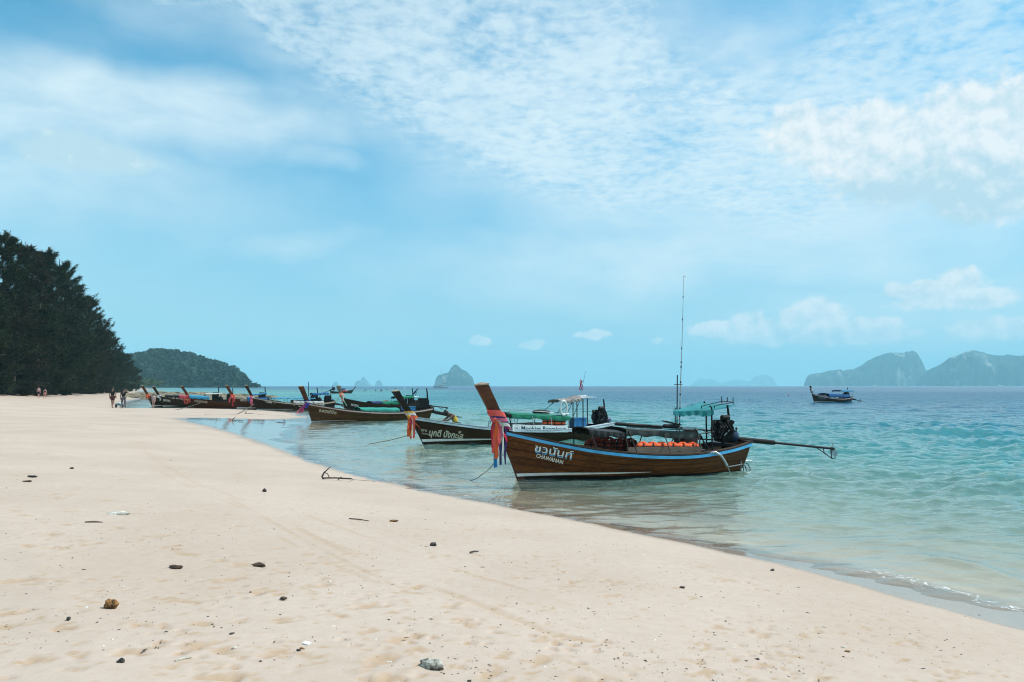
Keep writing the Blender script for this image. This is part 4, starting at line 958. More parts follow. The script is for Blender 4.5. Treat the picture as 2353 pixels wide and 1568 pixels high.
    def ribbons(s, label, wraps, hangs, zc, seed=3, k=1.0):
        """cloths tied round the prow for luck: wound bands and loose hanging tails"""
        g = empty('prow_ribbons', s.o, s.root.rotation_euler.z); tag(g, label, 'ribbons', 'cloths tied to boat prows'); q = random.Random(seed)
        n = len(wraps)
        for i, cn in enumerate(wraps):
            z = zc * s.hs + (n / 2 - i) * 0.062 * k; ti = q.uniform(-0.22, 0.10)
            def f(u, w, o_=0.0):
                a = u * 2 * math.pi; zz_ = z + (w - .5) * 0.088 * k + 0.012 * math.sin(a * 3 + i); dep = 0.35 * s.hs * s.pw
                cx = s.stem(zz_) + dep / 2 - 0.02; rx, ry = dep / 2 + 0.03 + o_ + 0.010 * (i % 2), 0.10 * s.hs * s.pw + 0.035 + o_ + 0.010 * (i % 2)
                ca, sa = math.cos(a), math.sin(a); ex = lambda t_: math.copysign(abs(t_)**0.55, t_)
                return Vector((cx + rx * ex(ca), ry * ex(sa), zz_ + ti * rx * ca))
            MB().plate(lambda u, w: f(u, w), lambda u, w: f(u, w, -.012), 28, 2).build('ribbon_wrap', RIB[cn], g, 60)
        kn = MB().ball((s.stem(zc * s.hs) - 0.02, -0.12 * s.hs, zc * s.hs), (0.07 * k, 0.06 * k, 0.08 * k), 10, 7, lambda v: 1 + 0.15 * math.sin(v.x * 5 + v.z * 7)); kn.build('ribbon_knot', RIB[wraps[0]], g, 60)
        for i, (cn, dx, z_end, wd) in enumerate(hangs):
            zt = (zc + 0.05 - 0.02 * (i % 3)) * s.hs; x0 = s.stem(zt) + 0.02; y0 = -0.13 * s.hs - 0.02 * (i % 4); q1, q2 = q.uniform(0, 6.28), q.uniform(0, 6.28); tw = q.uniform(-1.2, 1.2)
            def f(u, w, o_=0.0):
                z = zt + (z_end * s.hs - zt) * u; x = x0 + dx * (min(1, u * 5)**0.7 if abs(dx) < .3 else u) + 0.012 * math.sin(u * 7 + q1) * k
                a = tw * (u - .3) + 0.3 * math.sin(u * 5 + q2); hw = wd * 0.40 * (0.55 + 0.45 * min(1, u * 3)) * (w * 2 - 1)
                return Vector((x + hw * math.cos(a), y0 + hw * math.sin(a) + 0.02 * math.sin(u * 6 + q2) + o_, z + 0.02 * (w - .5) * (u > .95)))
            MB().plate(lambda u, w: f(u, w, .003), lambda u, w: f(u, w, -.003), 18, 2).build('ribbon', RIB[cn], g, 60)
        return g

def cushion(b, c, size, rot=None, e=0.42, nu=12, nv=8):
    pw = lambda t: math.copysign(abs(t)**e, t); n0 = len(b.v); b.ball((0, 0, 0), 1.0, nu, nv); M = rot.to_matrix() if rot else Matrix.Identity(3)
    for i in range(n0, len(b.v)):
        v = b.v[i]; b.v[i] = tuple(Vector(c) + M @ Vector((pw(v[0]) * size[0] / 2, pw(v[1]) * size[1] / 2, pw(v[2]) * size[2] / 2)))
    return b
def life_jacket(boat, pos, rz, label, m=ORANGE, k=1.0, group=None, tilt=0.0):
    g = empty('life_jacket', boat.w(pos), boat.root.rotation_euler.z + rz); g.rotation_euler.x = tilt; g.scale = (k, k, k); tag(g, label, 'life jacket', group)
    for sx in (-1, 1): cushion(MB(), (sx * 0.10, 0, 0.16), (0.195, 0.11, 0.32), Euler((0, 0.06 * sx, 0))).build('float_panel', m, g, 60)
    b = MB()
    for i in range(-4, 5):
        a = math.pi * i / 8; cushion(b, (0.12 * math.sin(a), 0.03, 0.29 + 0.055 * math.cos(a)), (0.08, 0.07, 0.07), None, 0.7, 6, 5)
    b.build('collar', m, g, 60)
    MB().box((0, -0.056, 0.10), (0.42, 0.012, 0.03)).box((0, -0.056, 0.22), (0.42, 0.012, 0.03)).box((0.0, -0.058, 0.16), (0.035, 0.014, 0.30)).build('strap', STRAP, g, 0)
    return g

# ------------------------------------------------------------------ the big boat in front
A = Boat((1190, 1104), (1693, 1081), 'big varnished long-tail boat with blue rail and teal awning, nearest the beach', 1.0, 1.0, 8, WD_A, WD_P, BLUE, WD_I)
A.stripe(WHITE); S = A.root
A.letter('name_shadow', 'ชวนันท์', (1227, 1036), (1313, 1054), BLUE, 0.006, 0.74, 0.010, -0.045, 0.015)
A.letter('name_lettering', 'ชวนันท์', (1227, 1036), (1313, 1054), WHITE, 0.004, 0.74, 0, 0, 0.020)
A.letter('name_lettering', 'CHAWANAN', (1231, 1051), (1292, 1067), WHITE, 0.012, 1.2)
# bitumen below the stripe
for side in (-1, 1):
    def f(u, w):
        uu = u * 1.0; z = (-0.24 + (0.33 + 0.05 * u * (1 - u)) * w) * 1.0 - 0.06 * u * w; x = uu * A.L + (1 - uu)**3 * A.stem(z); return Vector((x, side * (A.hb(x, z) + 0.0155), z))
    MB().grid(f, 36, 4, side > 0).build('bottom_paint', BLACKP, S, 0)
# bench board and canopies
b0, b1 = A.p(1440, 1030, -0.62), A.p(1612, 1046, -0.62)
MB().beam((b0.x, -0.64, 0.70), (b1.x, -0.64, 0.66), 0.035, 0.20).build('bench_board', WD_G, S, 0)
MB().beam((b0.x, -0.50, 0.60), (b1.x, -0.50, 0.57), 0.26, 0.03).build('bench_seat', WD_G, S, 0)
MB().beam((b0.x - 1.2, 0.55, 0.74), (b1.x, 0.55, 0.66), 0.26, 0.03).build('bench_seat', WD_G, S, 0)
q0, q1 = A.p(1428, 984, -0.3), A.p(1598, 996, -0.3)
A.canopy(q0.x, q1.x, q0.z + 0.02, q1.z + 0.03, 0.55, GREY_T, 0.14, 0.03, 'canopy', 0.015, 4, 3)
r0, r1 = A.p(1345, 982, -0.3), A.p(1432, 990, -0.3)
A.canopy(r0.x, r1.x - 0.02, r0.z, r1.z, 0.54, BLK_T, 0.12, 0.05, 'front_canopy', 0.01, 5, 2)
# things carried on the roof are lashed rails and bundles
zt = lambda px: A.p(px, 984 + (px - 1428) * 0.07, -0.3).z
A.tubes('roof_rail', DKSTEEL, [[(A.p(1440, 980, -.45).x, -.45, zt(1440) + .05), (A.p(1600, 980, -.45).x, -.45, zt(1600) + .08)], [(A.p(1440, 980, .3).x, .3, zt(1440) + .08), (A.p(1600, 980, .3).x, .3, zt(1600) + .10)],
        [(A.p(1602, 990, -.45).x, -.45, zt(1602) - .03), (A.p(1602, 990, -.45).x, -.45, zt(1602) + .08), (A.p(1602, 990, .3).x, .3, zt(1602) + .10)]], 0.014)
def bundle(name, label, px0, px1, py, y, r, m, cat):
    a, b = A.p(px0, py, y), A.p(px1, py + (px1 - px0) * 0.03, y); a.z = max(a.z, 0); L_ = (b - a).length
    o = MB().tube([a + (b - a) * t for t in (0, .08, .3, .6, .92, 1)], [r * .5, r, r * 1.1, r, r * .95, r * .5], 9)
    ob = o.build(name, m, None, 50); ob.location = A.o; ob.rotation_euler = A.root.rotation_euler; tag(ob, label, cat); return ob
bundle('tarpaulin_roll', 'black rolled tarpaulin on the grey canopy of the big boat', 1523, 1560, 979, -0.2, 0.055, BLK_T, 'tarpaulin')
bundle('sleeping_mat', 'white rolled mat lying on the grey canopy of the big boat', 1568, 1603, 985, -0.25, 0.05, WHITE_T, 'mat')
a_ = A.p(1542, 972, -0.1); o = MB().beam(a_ + Vector((-.22, 0, .05)), a_ + Vector((.26, 0, -.06)), 0.22, 0.03).build('loose_board', WD_D, None, 0); o.location = A.o; o.rotation_euler = A.root.rotation_euler
tag(o, 'small tilted dark board on the canopy beside the white mat', 'board')
# teal steering awning on posts, with a rack
t0, t1 = A.p(1545, 942, -0.55), A.p(1640, 938, -0.55); ZT = t0.z + 0.03; X0, X1 = t0.x, A.p(1686, 935, 0.5).x
NL, NR, FL, FR = A.p(1546, 944, -.62), A.p(1640, 941, -.62), A.p(1612, 923, .55), A.p(1691, 931, .55)
def awn(u, w, o_=0.0):
    c_ = NL.lerp(NR, u).lerp(FL.lerp(FR, u), w); return c_ + Vector((0, 0, o_ - 0.02 * math.sin(math.pi * w) - 0.012 * math.sin(u * 9) - 0.025 * math.sin(math.pi * u)))
aw = MB().plate(lambda u, w: awn(u, w), lambda u, w: awn(u, w, -.012), 20, 10).build('awning', TEAL, S, 60)
def val(u, w, o_=0.0):
    if u < 0.22: c_ = awn(0.0, 1 - u / 0.22)
    else: c_ = awn((u - .22) / .78, 0)
    return c_ + Vector((0.01 * math.sin(u * 30), -0.012 + 0.02 * math.sin(u * 41) * w + o_, -w * (0.125 + 0.014 * math.sin(u * 50) + 0.03 * (u > .72))))
MB().plate(lambda u, w: val(u, w), lambda u, w: val(u, w, .008), 60, 3).build('awning_valance', TEAL, aw, 60)
for px, py, y in ((1637, 1045, -0.58), (1624, 1035, 0.5)):
    g_ = A.p(px, py, y); MB().tube([(g_.x, y, 0.45), (g_.x, y, ZT + 0.02), (g_.x - 0.06, y, ZT + 0.06 + .1 * (y > 0))], 0.024, 7).build('awning_post', DKSTEEL, S, 60)
for px, y in ((1552, -0.45), (1556, 0.45)):
    g_ = A.p(px, 985, y); MB().tube([(g_.x, y, 1.30), (g_.x, y, ZT + 0.02)], 0.014, 6).build('awning_post', DKSTEEL, S, 60)
rk_ = [[awn(.62, .12, .03), awn(.62, .12, .10), awn(.62, .95, .10), awn(.62, .95, .03)], [awn(.95, .12, .03), awn(.95, .12, .10), awn(.95, .95, .10), awn(.95, .95, .03)], [awn(.62, .95, .10), awn(.95, .95, .10)]]
A.tubes('awning_rack', DKSTEEL, rk_ + [[awn(t, .95, .1), awn(t, .95, .24)] for t in (.62, .78, .95)], 0.013, aw)
A.tubes('helm_rail', DKSTEEL, [[A.p(1628, 1050, -.5), A.p(1612, 1003, -.45), A.p(1607, 998, -.45), A.p(1640, 992, -.4)], [A.p(1596, 985, -.4), A.p(1637, 1042, -.5)], [A.p(1606, 1050, -.45), A.p(1609, 1000, -.45)]], 0.016)
g_ = A.p(1564, 1060, 0.35); MB().box((g_.x + .1, 0.35, 0.80), (0.35, 0.45, 0.62)).build('helm_box', WD_D, S, 0)
g_ = A.p(1590, 1040, -0.1); MB().box((g_.x, -0.05, 0.98), (0.42, 0.05, 0.40)).build('helm_panel', mat('red brown paint', (0.16, 0.035, 0.022), 0.5, 0.3, 6), S, 0)
# aerials
m0, m1 = A.p(1561, 985, 0.1), A.p(1571, 634, 0.1)
mast = MB().tube([m0 - Vector((0, 0, .35)), m0.lerp(m1, .06), m0.lerp(m1, .30), m0.lerp(m1, .62) + Vector((.01, 0, 0)), m1], [0.020, 0.020, 0.015, 0.009, 0.005], 7).build('aerial_mast', STEEL, S, 60)
for t in (.03, .08, .13, .22, .30, .40, .43, .52, .71, .86): c_ = m0.lerp(m1, t); MB().tube([c_ - Vector((0, 0, .022)), c_ + Vector((0, 0, .022))], 0.026 - .014 * t, 7).build('mast_clamp', DKSTEEL, mast, 60)
MB().tube([m1, m1 + Vector((.05, 0, -.03))], 0.006, 5).build('mast_tip', DKSTEEL, mast, 60)
s0, s1 = A.p(1555, 985, -0.05), A.p(1556.5, 862, -0.05); sm_ = MB().tube([s0 - Vector((0, 0, .3)), s1], 0.016, 7).build('short_mast', DKSTEEL, S, 60)
c_ = A.p(1557, 884, -0.05); MB().tube([c_ - Vector((.10, 0, 0)), c_ + Vector((.15, 0, 0))], 0.012, 6).build('crossbar', DKSTEEL, sm_, 60)
# engine and tail
A.engine(A.p(1660, 990, 0), 1.0, A.p(1912, 1031, 0), 0.42)
le = A.p(1692, 985, -0.1); MB().tube([le, le - Vector((.03, 0, .28))], 0.016, 6).ball(le, 0.035, 8, 6).build('gear_lever', DKSTEEL, S, 60)
# grey pipe bent over the side, boarding steps and lines at the stern
pp = [A.p(x, y, w) for x, y, w in ((1615, 1047, -.80), (1628, 1041, -.86), (1645, 1040, -.92), (1657, 1048, -.96), (1665, 1060, -.97), (1671, 1071, -.97))]
MB().tube(pp, 0.036, 8).build('bent_pipe', STEEL, S, 60)
A.tubes('boarding_ladder', STEEL, [[A.p(1672, 1073, -.97), A.p(1683, 1100, -.95)], [A.p(1674, 1073, -.97), A.p(1706, 1067, -.45)], [A.p(1703, 1060, -.45), A.p(1702, 1090, -.45)], [A.p(1708, 1066, -.3), A.p(1725, 1085, -.3)], [A.p(1706, 1060, -.3), A.p(1722, 1058, -.3), A.p(1731, 1061, -.3)]], 0.013)
A.tubes('stern_line', DKSTEEL, [[A.p(1706, 1062, -.2), A.p(1718, 1066, -.2), A.p(1724, 1078, -.2), A.p(1722, 1092, -.2)], [A.p(1708, 1062, -.25), A.p(1714, 1078, -.25), A.p(1720, 1092, -.25)], [A.p(1703, 1064, -.3), A.p(1709, 1075, -.3), A.p(1708, 1092, -.3)]], 0.012)
A.tubes('coiled_line', mat('pale rope', (0.45, 0.40, 0.32), 0.9, 0.2, 30), [[A.p(1268 + 9 * i + 7 * math.cos(i * 1.7), 1016 + 4.2 * i * .62 + 3 * math.sin(i * 2.2), -.25) + Vector((0, 0, .05 * math.sin(i * 1.3))) for i in range(9)]], 0.012)
A.ribbons('long coral, purple, mint and blue cloths tied round the biggest prow', ['coral', 'coral', 'purple', 'pink', 'navy', 'white', 'magenta'],
          [('coral', -.02, .72, .13), ('coral', .05, .62, .13), ('orange', .00, .58, .11), ('coral', .08, .95, .12), ('blue', .01, .36, .11), ('purple', .13, .42, .07), ('mint', .19, .80, .06), ('white', .18, .70, .04), ('purple', .26, .42, .08), ('red', .32, 1.0, .09), ('navy', .12, .44, .06), ('pink', .10, .66, .06), ('red', -.08, .86, .06)], 1.52, 3)
ords = ['first', 'second', 'third', 'fourth', 'fifth', 'sixth', 'seventh', 'eighth', 'ninth']
for i, px in enumerate((1479, 1501, 1523, 1547, 1571, 1593)):
    g_ = A.p(px, 1040, -0.60); life_jacket(A, (g_.x, -0.60, 0.60 - .01 * i), rnd.uniform(-.12, .12), f'bright orange life jacket, {ords[i]} from the bow in the row on the big boat\'s bench', ORANGE, 0.92, 'orange life jackets in the big boat', -0.15)
for i, px in enumerate((1357, 1373, 1388, 1402, 1417, 1432, 1449)):
    g_ = A.p(px, 1035, 0.45); life_jacket(A, (g_.x, 0.42 + .1 * (i % 2), 0.62 + .04 * (i % 2)), rnd.uniform(-.5, .5), f'life jacket coloured dull red for the shade under the black front canopy, {ords[i]} from the bow', ORANGE_D, 0.9, 'shaded life jackets in the big boat', rnd.uniform(-.2, .2))

# ------------------------------------------------------------------ boat with the bungalow sign
B = Boat((974, 1024), (1392, 1009), 'dark long-tail boat with pale gunwale, green canopy and a bungalow sign', 0.90, 1.0, 8, WD_D, mat('blackened post', (0.016, 0.012, 0.010), 0.6, 0.4, 4, spec=0.2), PALE, PALE, prow_k=1.32, prow_w=1.0)
B.stripe(WHITE, 0.42, 0.16, 0.28); S = B.root
B.letter('name_lettering', 'มุกดี บังกะโล', (985, 1001), (1062, 1009), mat('cream lettering', (0.55, 0.50, 0.40), 0.6), 0.03, 1.25)
B.letter('place_lettering', 'เกาะ', (967, 991), (981, 993), MATS['cream lettering'], 0.01, 1.0); B.letter('place_lettering', 'กระดาน', (969, 997.5), (984, 1000), MATS['cream lettering'], 0.01, 1.0)
for side in (-1, 1): B.sweep('side_deck', PALE, 0.04, 0.98, 0, 0.34, 0.03, side, 30, -0.17, 0.012)
q0, q1 = B.p(1168, 949, -0.4), B.p(1303, 956, -0.4)
B.canopy(q0.x, q1.x, q0.z + .03, q1.z + .03, 0.72, GREEN, 0.16, 0.06, 'canopy', 0.02, 8, 4, STEEL)
q2 = B.p(1147, 947, 0.2); B.canopy(q2.x, q0.x - .02, q0.z + .02, q0.z + .03, 0.78, BLK_T, 0.14, 0.06, 'front_canopy', 0.01, 9, 2)
B.tubes('roof_rail', STEEL, [[(q2.x + .1, y, q0.z + .03), (q2.x + .25, y, q0.z + .14), (q1.x, y, q1.z + .10)] for y in (-.55, .6)], 0.015)
o = MB().tube([B.p(1225, 947, -.2), B.p(1238, 946, -.2), B.p(1262, 947.5, -.2)], [0.07, 0.09, 0.07], 8).build('tarpaulin_roll', BLK_T, None, 60); o.location = B.o; o.rotation_euler = B.root.rotation_euler; tag(o, 'black bundle lying on the green canopy of the sign boat', 'tarpaulin')
# sign boards
def banner(y, xa, za, xb, zb, hgt, m, flip=False):
    d = Vector((xb - xa, 0, zb - za)); up = Vector((0, 0, hgt))
    f = lambda u, w, o_=0.0: Vector((xa, y, za)) + d * u + up * w + Vector((0, 0.012 * math.sin(u * 9) + o_, 0.01 * math.sin(u * 14) * w))
    return MB().plate(lambda u, w: f(u, w), lambda u, w: f(u, w, 0.01), 24, 3).build('sign_banner', m, S, 0), f
sa, sb = B.p(1178, 992, -0.93), B.p(1305, 994, -0.93); top_ = B.p(1178, 976, -0.93)
bn_, bf = banner(-0.93, sa.x, sa.z, sb.x, sb.z, top_.z - sa.z, mat('white banner vinyl', (0.80, 0.82, 0.83), 0.5, 0.05, 3))
tag(bn_, 'white banner lettered with the bungalow name')
INK = mat('navy print ink', (0.015, 0.02, 0.045), 0.5)
def on_banner(body, u0, u1, w0, hgt, m, bold=0.0, fn=bf, mirror=False, off=-0.004, par=None, name='banner_lettering'):
    v, f, w = text_shape(body, bold); vs = [fn(u0 + (u1 - u0) * x / w, w0 + y * hgt, off) for x, y in v]
    return MB().add(vs, f).build(name, m, par or bn_, 0)
on_banner('Mookies', 0.155, 0.50, 0.22, 0.84, INK, 0.02); on_banner('Bungalows', 0.535, 0.965, 0.22, 0.84, INK, 0.02)
em = MB()
for R0, th in ((0.42, .018),):
    for i in range(28):
        a, b_ = 2 * math.pi * i / 28, 2 * math.pi * (i + 1) / 28; P_ = lambda r_, t: bf(0.075 + r_ * 0.112 * math.cos(t), 0.5 + r_ * math.sin(t) * .98, -0.004); em.add([P_(R0, a), P_(R0, b_), P_(R0 - .035, b_), P_(R0 - .035, a)], [(0, 1, 2, 3)])
for x0 in (-.16, -.02, .10): em.add([bf(0.075 + .112 * (x0 - .10), .36, -.004), bf(0.075 + .112 * (x0 + .10), .36, -.004), bf(0.075 + .112 * x0, .66, -.004)], [(0, 1, 2)])
em.build('banner_emblem', mat('grey print ink', (0.25, 0.28, 0.32), 0.5), bn_, 0)
fa, fb = B.p(1147, 989, 0.93), B.p(1275, 985, 0.93); b2, f2 = banner(0.93, fa.x, fa.z, fb.x, fb.z, 0.30, mat('backlit banner reverse', (0.075, 0.080, 0.085), 0.7, 0.2, 5)); tag(b2, 'dark reverse of the far-side banner, letters showing through mirrored')
on_banner('Mookies Bungalows', 0.97, 0.05, 0.22, 0.84, mat('reverse lettering', (0.22, 0.23, 0.24), 0.7), 0.03, f2, off=-0.005, par=b2)
# steering shelter
r0, r1 = B.p(1282, 917, -0.3), B.p(1330, 913, -0.3)
B.canopy(r0.x, r1.x, r0.z - .02, r1.z + .04, 0.62, BEIGE, 0.10, 0.07, 'helm_roof', 0.03, 12, 0); zr = r0.z - .06
MB().plate(lambda u, w: Vector((r1.x + .0 + 0.75 * u, -.55 + 1.1 * w, r1.z - .01 + .02 * u)), lambda u, w: Vector((r1.x + .0 + 0.75 * u, -.55 + 1.1 * w, r1.z - .03 + .02 * u)), 4, 4).build('helm_roof_rear', WHITE_T, S, 0)
for px, y in ((1317, -0.6), (1340, -0.6), (1326, 0.55), (1350, 0.55)): g_ = B.p(px, 990, y); MB().tube([(g_.x, y, 0.5), (g_.x, y, zr + .05)], 0.024, 7).build('shelter_post', DKSTEEL, S, 60)
B.tubes('shelter_stay', DKSTEEL, [[B.p(1246, 947, -.5), B.p(1282, 918, -.5)], [B.p(1280, 951, -.5), B.p(1296, 922, -.5)], [B.p(1281, 950, .3), B.p(1320, 922, .3)], [B.p(1316, 960, -.5), B.p(1332, 922, -.5)], [B.p(1302, 955, -.4), B.p(1317, 920, -.4)]], 0.012)
B.tubes('shelter_rack', STEEL, [[B.p(1311, 916, -.4), B.p(1311, 910, -.4), B.p(1347, 911, -.4), B.p(1349, 916, -.4)], [B.p(1311, 914, .4), B.p(1311, 909, .4), B.p(1347, 909, .4)]], 0.014)
p0, p1 = B.p(1331, 912, 0.1), B.p(1346, 852, 0.1); fp = MB().tube([p0 - Vector((0, 0, .2)), p1], [0.014, 0.007], 6).build('flagpole', STEEL, S, 60)
fl = {0: 'red', 1: 'white', 2: 'royal', 3: 'white', 4: 'red'}
for i in range(5):
    def ff(u, w, o_=0.0): s_ = (i + w) / 5; c_ = p0.lerp(p1, .62 - .0 * u); return c_ + Vector((-.02 - .16 * s_ - .03 * math.sin(u * 8), 0.05 * math.sin(u * 5 + s_ * 4) + o_, -.02 - .42 * u + .10 * s_ * (1 - u)))
    MB().plate(lambda u, w: ff(u, w), lambda u, w: ff(u, w, .004), 8, 2).build('flag_stripe', RIB[fl[i]], fp, 60)
lr = B.p(1295, 938, -0.62); o = MB().torus((0, 0, 0), 0.26, 0.055, 'y', 28, 8).build('life_ring', WHITE, None, 60); o.location = B.w(lr); o.rotation_euler = (0, 0, B.root.rotation_euler.z); o.scale = (0.62, 1, 1.15); tag(o, 'white life ring hanging under the beige shelter of the sign boat', 'life ring')
o = MB().box((0, 0, 0.17), (0.62, 0.45, 0.34)).box((0, 0, 0.36), (0.66, 0.49, 0.05)).build('cool_box', mat('blue plastic', (0.02, 0.16, 0.36), 0.45), None, 0); g_ = B.p(1328, 990, -0.3); o.location = B.w((g_.x, -.3, .62)); o.rotation_euler = B.root.rotation_euler; tag(o, 'blue plastic cool box near the stern of the sign boat', 'box')
for i, px in enumerate((1257, 1273, 1289)):
    g_ = B.p(px, 975, -0.55); life_jacket(B, (g_.x, -.55, g_.z - .12), 0, f'bright orange life jacket above the white banner, {ords[i]} from the bow', ORANGE, 1.05, 'orange life jackets in the sign boat')
B.engine(B.p(1378, 960, 0), 1.15, B.p(1640, 990, 0), 0.5)
B.ribbons('orange, yellow and red cloths tied round the blackened prow', ['yellow', 'white', 'pink', 'orange', 'orange'], [('orange', -.03, .42, .13), ('white', .12, .32, .08), ('red', .02, .35, .10), ('coral', .18, .36, .10), ('orange', .45, .75, .07), ('yellow', .05, .30, .06)], 1.30, 5, 1.1)
cl = B.p(1123, 985, .3); o = MB().tube([cl, cl + Vector((0, 0, .28)), cl + Vector((.05, 0, .33)), cl + Vector((.1, 0, .28)), cl + Vector((.05, 0, .2))], 0.014, 6).build('rope_cleat', DKSTEEL, S, 60)

# ------------------------------------------------------------------ the other moored boats
C = Boat((717, 970), (984, 963.5), 'brown long-tail boat with a mint green roof cover and red and blue prow cloths', 0.97, 1.05, 7, WD_C, WD_P, mat('pinkish rail paint', (0.42, 0.33, 0.32), 0.6, 0.2, 5), WD_I, prow_k=0.85, prow_w=1.05)
C.stripe(WHITE, 0.35, 0.02, 0.06)
C.letter('name_lettering', 'อ.นาวานำโชค', (733, 946), (772, 952.5), mat('cream lettering', (0.55, 0.50, 0.40), 0.6), 0.03, 1.3)
q0, q1 = C.p(823, 936, -.2), C.p(912, 938, -.2); C.canopy(q0.x, q1.x, q0.z, q1.z + .03, 0.80, MINT, 0.26, 0.12, 'canopy', 0.02, 21, 4)
C.engine(C.p(971, 932, 0), 1.7, C.p(1085, 966, 0), 0.45, detail=False)
C.ribbons('pink, blue and red striped cloths blown sideways from a brown prow', ['navy', 'white', 'purple', 'royal'], [('pink', -.62, .60, .14), ('royal', .02, .95, .2), ('red', -.45, .62, .10), ('purple', -.5, .62, .10), ('white', -.42, .60, .07), ('magenta', -.3, .62, .10)], 1.30, 6, 1.2)
for i, (px, m, t_) in enumerate(((852, ORANGE, 'orange life jacket lying under the mint cover'), (872, WHITE_T, 'white sack lying under the mint cover'), (886, WHITE_T, 'second pale sack under the mint cover, nearer the stern'), (900, ORANGE_D, 'reddish life jacket under the mint cover near the stern'))):
    g_ = C.p(px, 951, -.4)
    if 'jacket' in t_: life_jacket(C, (g_.x, -.45, .55), .4 * i, t_, m, 1.1, None, -1.2)
    else: o = cushion(MB(), (0, 0, .16), (.7, .4, .34), None, .6).build('cloth_sack', m, None, 60); o.location = C.w((g_.x, -.4, .50)); o.rotation_euler = C.root.rotation_euler; tag(o, t_, 'sack')
g_ = C.p(938, 951, 0); o = MB().box((0, 0, .2), (.9, .5, .4)).box((0, 0, .42), (.94, .54, .05)).build('cool_box', mat('blue plastic', (0.02, 0.16, 0.36), 0.45), None, 0); o.location = C.w((g_.x, 0, .5)); o.rotation_euler = C.root.rotation_euler; tag(o, 'blue plastic box behind the mint covered boat\'s seats', 'box')

Dd = Boat((794, 946.5), (957, 943.2), 'dark long-tail boat with green canopies moored behind the mint covered boat', 0.98, 1.05, 7, WD_D, mat('silvered prow timber', (0.13, 0.125, 0.10), 0.8, 0.3, 4), WD_D, WD_D, prow_k=0.8, prow_w=1.1)
Dd.letter('name_lettering', 'เอารอด', (806, 932), (823, 935.5), WHITE, 0.02, 1.3)
q0, q1, q2 = Dd.p(848, 922, 0), Dd.p(872, 922, 0), Dd.p(912, 921, 0)
Dd.canopy(q0.x, q1.x, q0.z, q1.z, .75, NAVY_T, .22, .12, 'front_canopy', .02, 22, 2); Dd.canopy(q1.x, q2.x, q1.z, q2.z, .8, GREEN, .2, .12, 'canopy', .02, 23, 3)
h0, h1 = Dd.p(906, 911, 0), Dd.p(944, 909, 0); Dd.canopy(h0.x, h1.x, h0.z, h1.z, .75, GREEN, .14, .08, 'helm_roof', .02, 24, 2)
Dd.engine(Dd.p(941, 920, 0), 1.6, Dd.p(1026, 937, 0), 0.3, detail=False)
Dd.tubes('helm_rail', STEEL, [[Dd.p(920, 914, -.6), Dd.p(962, 911, -.6)], [Dd.p(921, 914, -.6), Dd.p(921, 936, -.6)], [Dd.p(936, 913, -.6), Dd.p(936, 938, -.6)]], .03)
p0, p1 = Dd.p(951, 916, 0), Dd.p(962, 893, 0); fp = MB().tube([p0, p1], .02, 6).build('flagpole', DKSTEEL, Dd.root, 60); MB().plate(lambda u, w: p0.lerp(p1, .5 + .5 * w) + Vector((-.1 - .4 * u, .1 * math.sin(u * 6), -.3 * u)), lambda u, w: p0.lerp(p1, .5 + .5 * w) + Vector((-.1 - .4 * u, .01 + .1 * math.sin(u * 6), -.3 * u)), 6, 3).build('flag', NAVY_T, fp, 60)
Dd.ribbons('mint, orange and white cloths tied to a silvered prow', ['orange', 'white', 'coral', 'mint'], [('mint', -.45, .9, .14), ('coral', .1, .9, .14), ('mint', .55, .55, .12), ('white', .2, .95, .1)], 1.55, 7, 1.5)
g_ = Dd.p(888, 930, -.3); life_jacket(Dd, (g_.x, -.5, .7), 0, 'pinkish life jackets pile seen below the dark boat\'s green canopy', ORANGE_D, 1.5, None, -1.0)

E_ = Boat((590, 943), (766, 940.5), 'dark long-tail boat with white roof sheet and number one on its name', 1.0, 1.05, 7, WD_D, WD_D, mat('cream rail paint', (0.44, 0.38, 0.31), 0.6, 0.2, 4), WD_G, prow_k=1.05, prow_w=0.9)
E_.stripe(WHITE, 0.45, 0.02, 0.12)
E_.letter('name_lettering', 'ชีวาลัย', (609, 925), (624.5, 927), WHITE, 0.03, 1.5); E_.letter('number_lettering', '1', (629.5, 926.5), (632, 927), WHITE, .03, 1.0)
q0, q1 = E_.p(672, 919, -.2), E_.p(742, 922, -.2); E_.canopy(q0.x, q1.x, q0.z, q1.z, .85, WHITE_T, .45, .1, 'canopy', .02, 25, 3)
q0, q1 = E_.p(622, 913.5, .3), E_.p(720, 914, .3); E_.canopy(q0.x, q1.x, q0.z, q1.z, .8, LBLUE_T, .06, .05, 'upper_canopy', .03, 26, 4)
E_.tubes('shelter_frame', STEEL, [[E_.p(x0_, 915, -.5), E_.p(x0_ + 6, 905, -.5), E_.p(x0_ + 30, 904, -.5)] for x0_ in (712, 722, 732)], .03)
E_.canopy(E_.p(715, 904, 0).x, E_.p(752, 904, 0).x, E_.p(715, 903, 0).z, E_.p(752, 902, 0).z, .7, BLUE_T, .14, .06, 'helm_roof', .03, 27, 2)
E_.tubes('signal_mast', DKSTEEL, [[E_.p(709, 912, .2), E_.p(709, 878, .2)]], .035)
E_.engine(E_.p(753, 919, 0), 1.45, E_.p(800, 934, 0), .5, detail=False)
for i, px in enumerate((680, 688, 703, 711)):
    g_ = E_.p(px, 927, -.6); life_jacket(E_, (g_.x, -.7, g_.z - .3), 0, f'orange life jacket below the white roof sheet, {ords[i]} from the bow', ORANGE, 1.35, 'orange life jackets under the white roof sheet')
E_.ribbons('single pink cloth hanging from a thin dark prow', ['pink', 'white'], [('pink', .0, .55, .22), ('pink', .08, .5, .16)], 1.28, 8, 1.5)

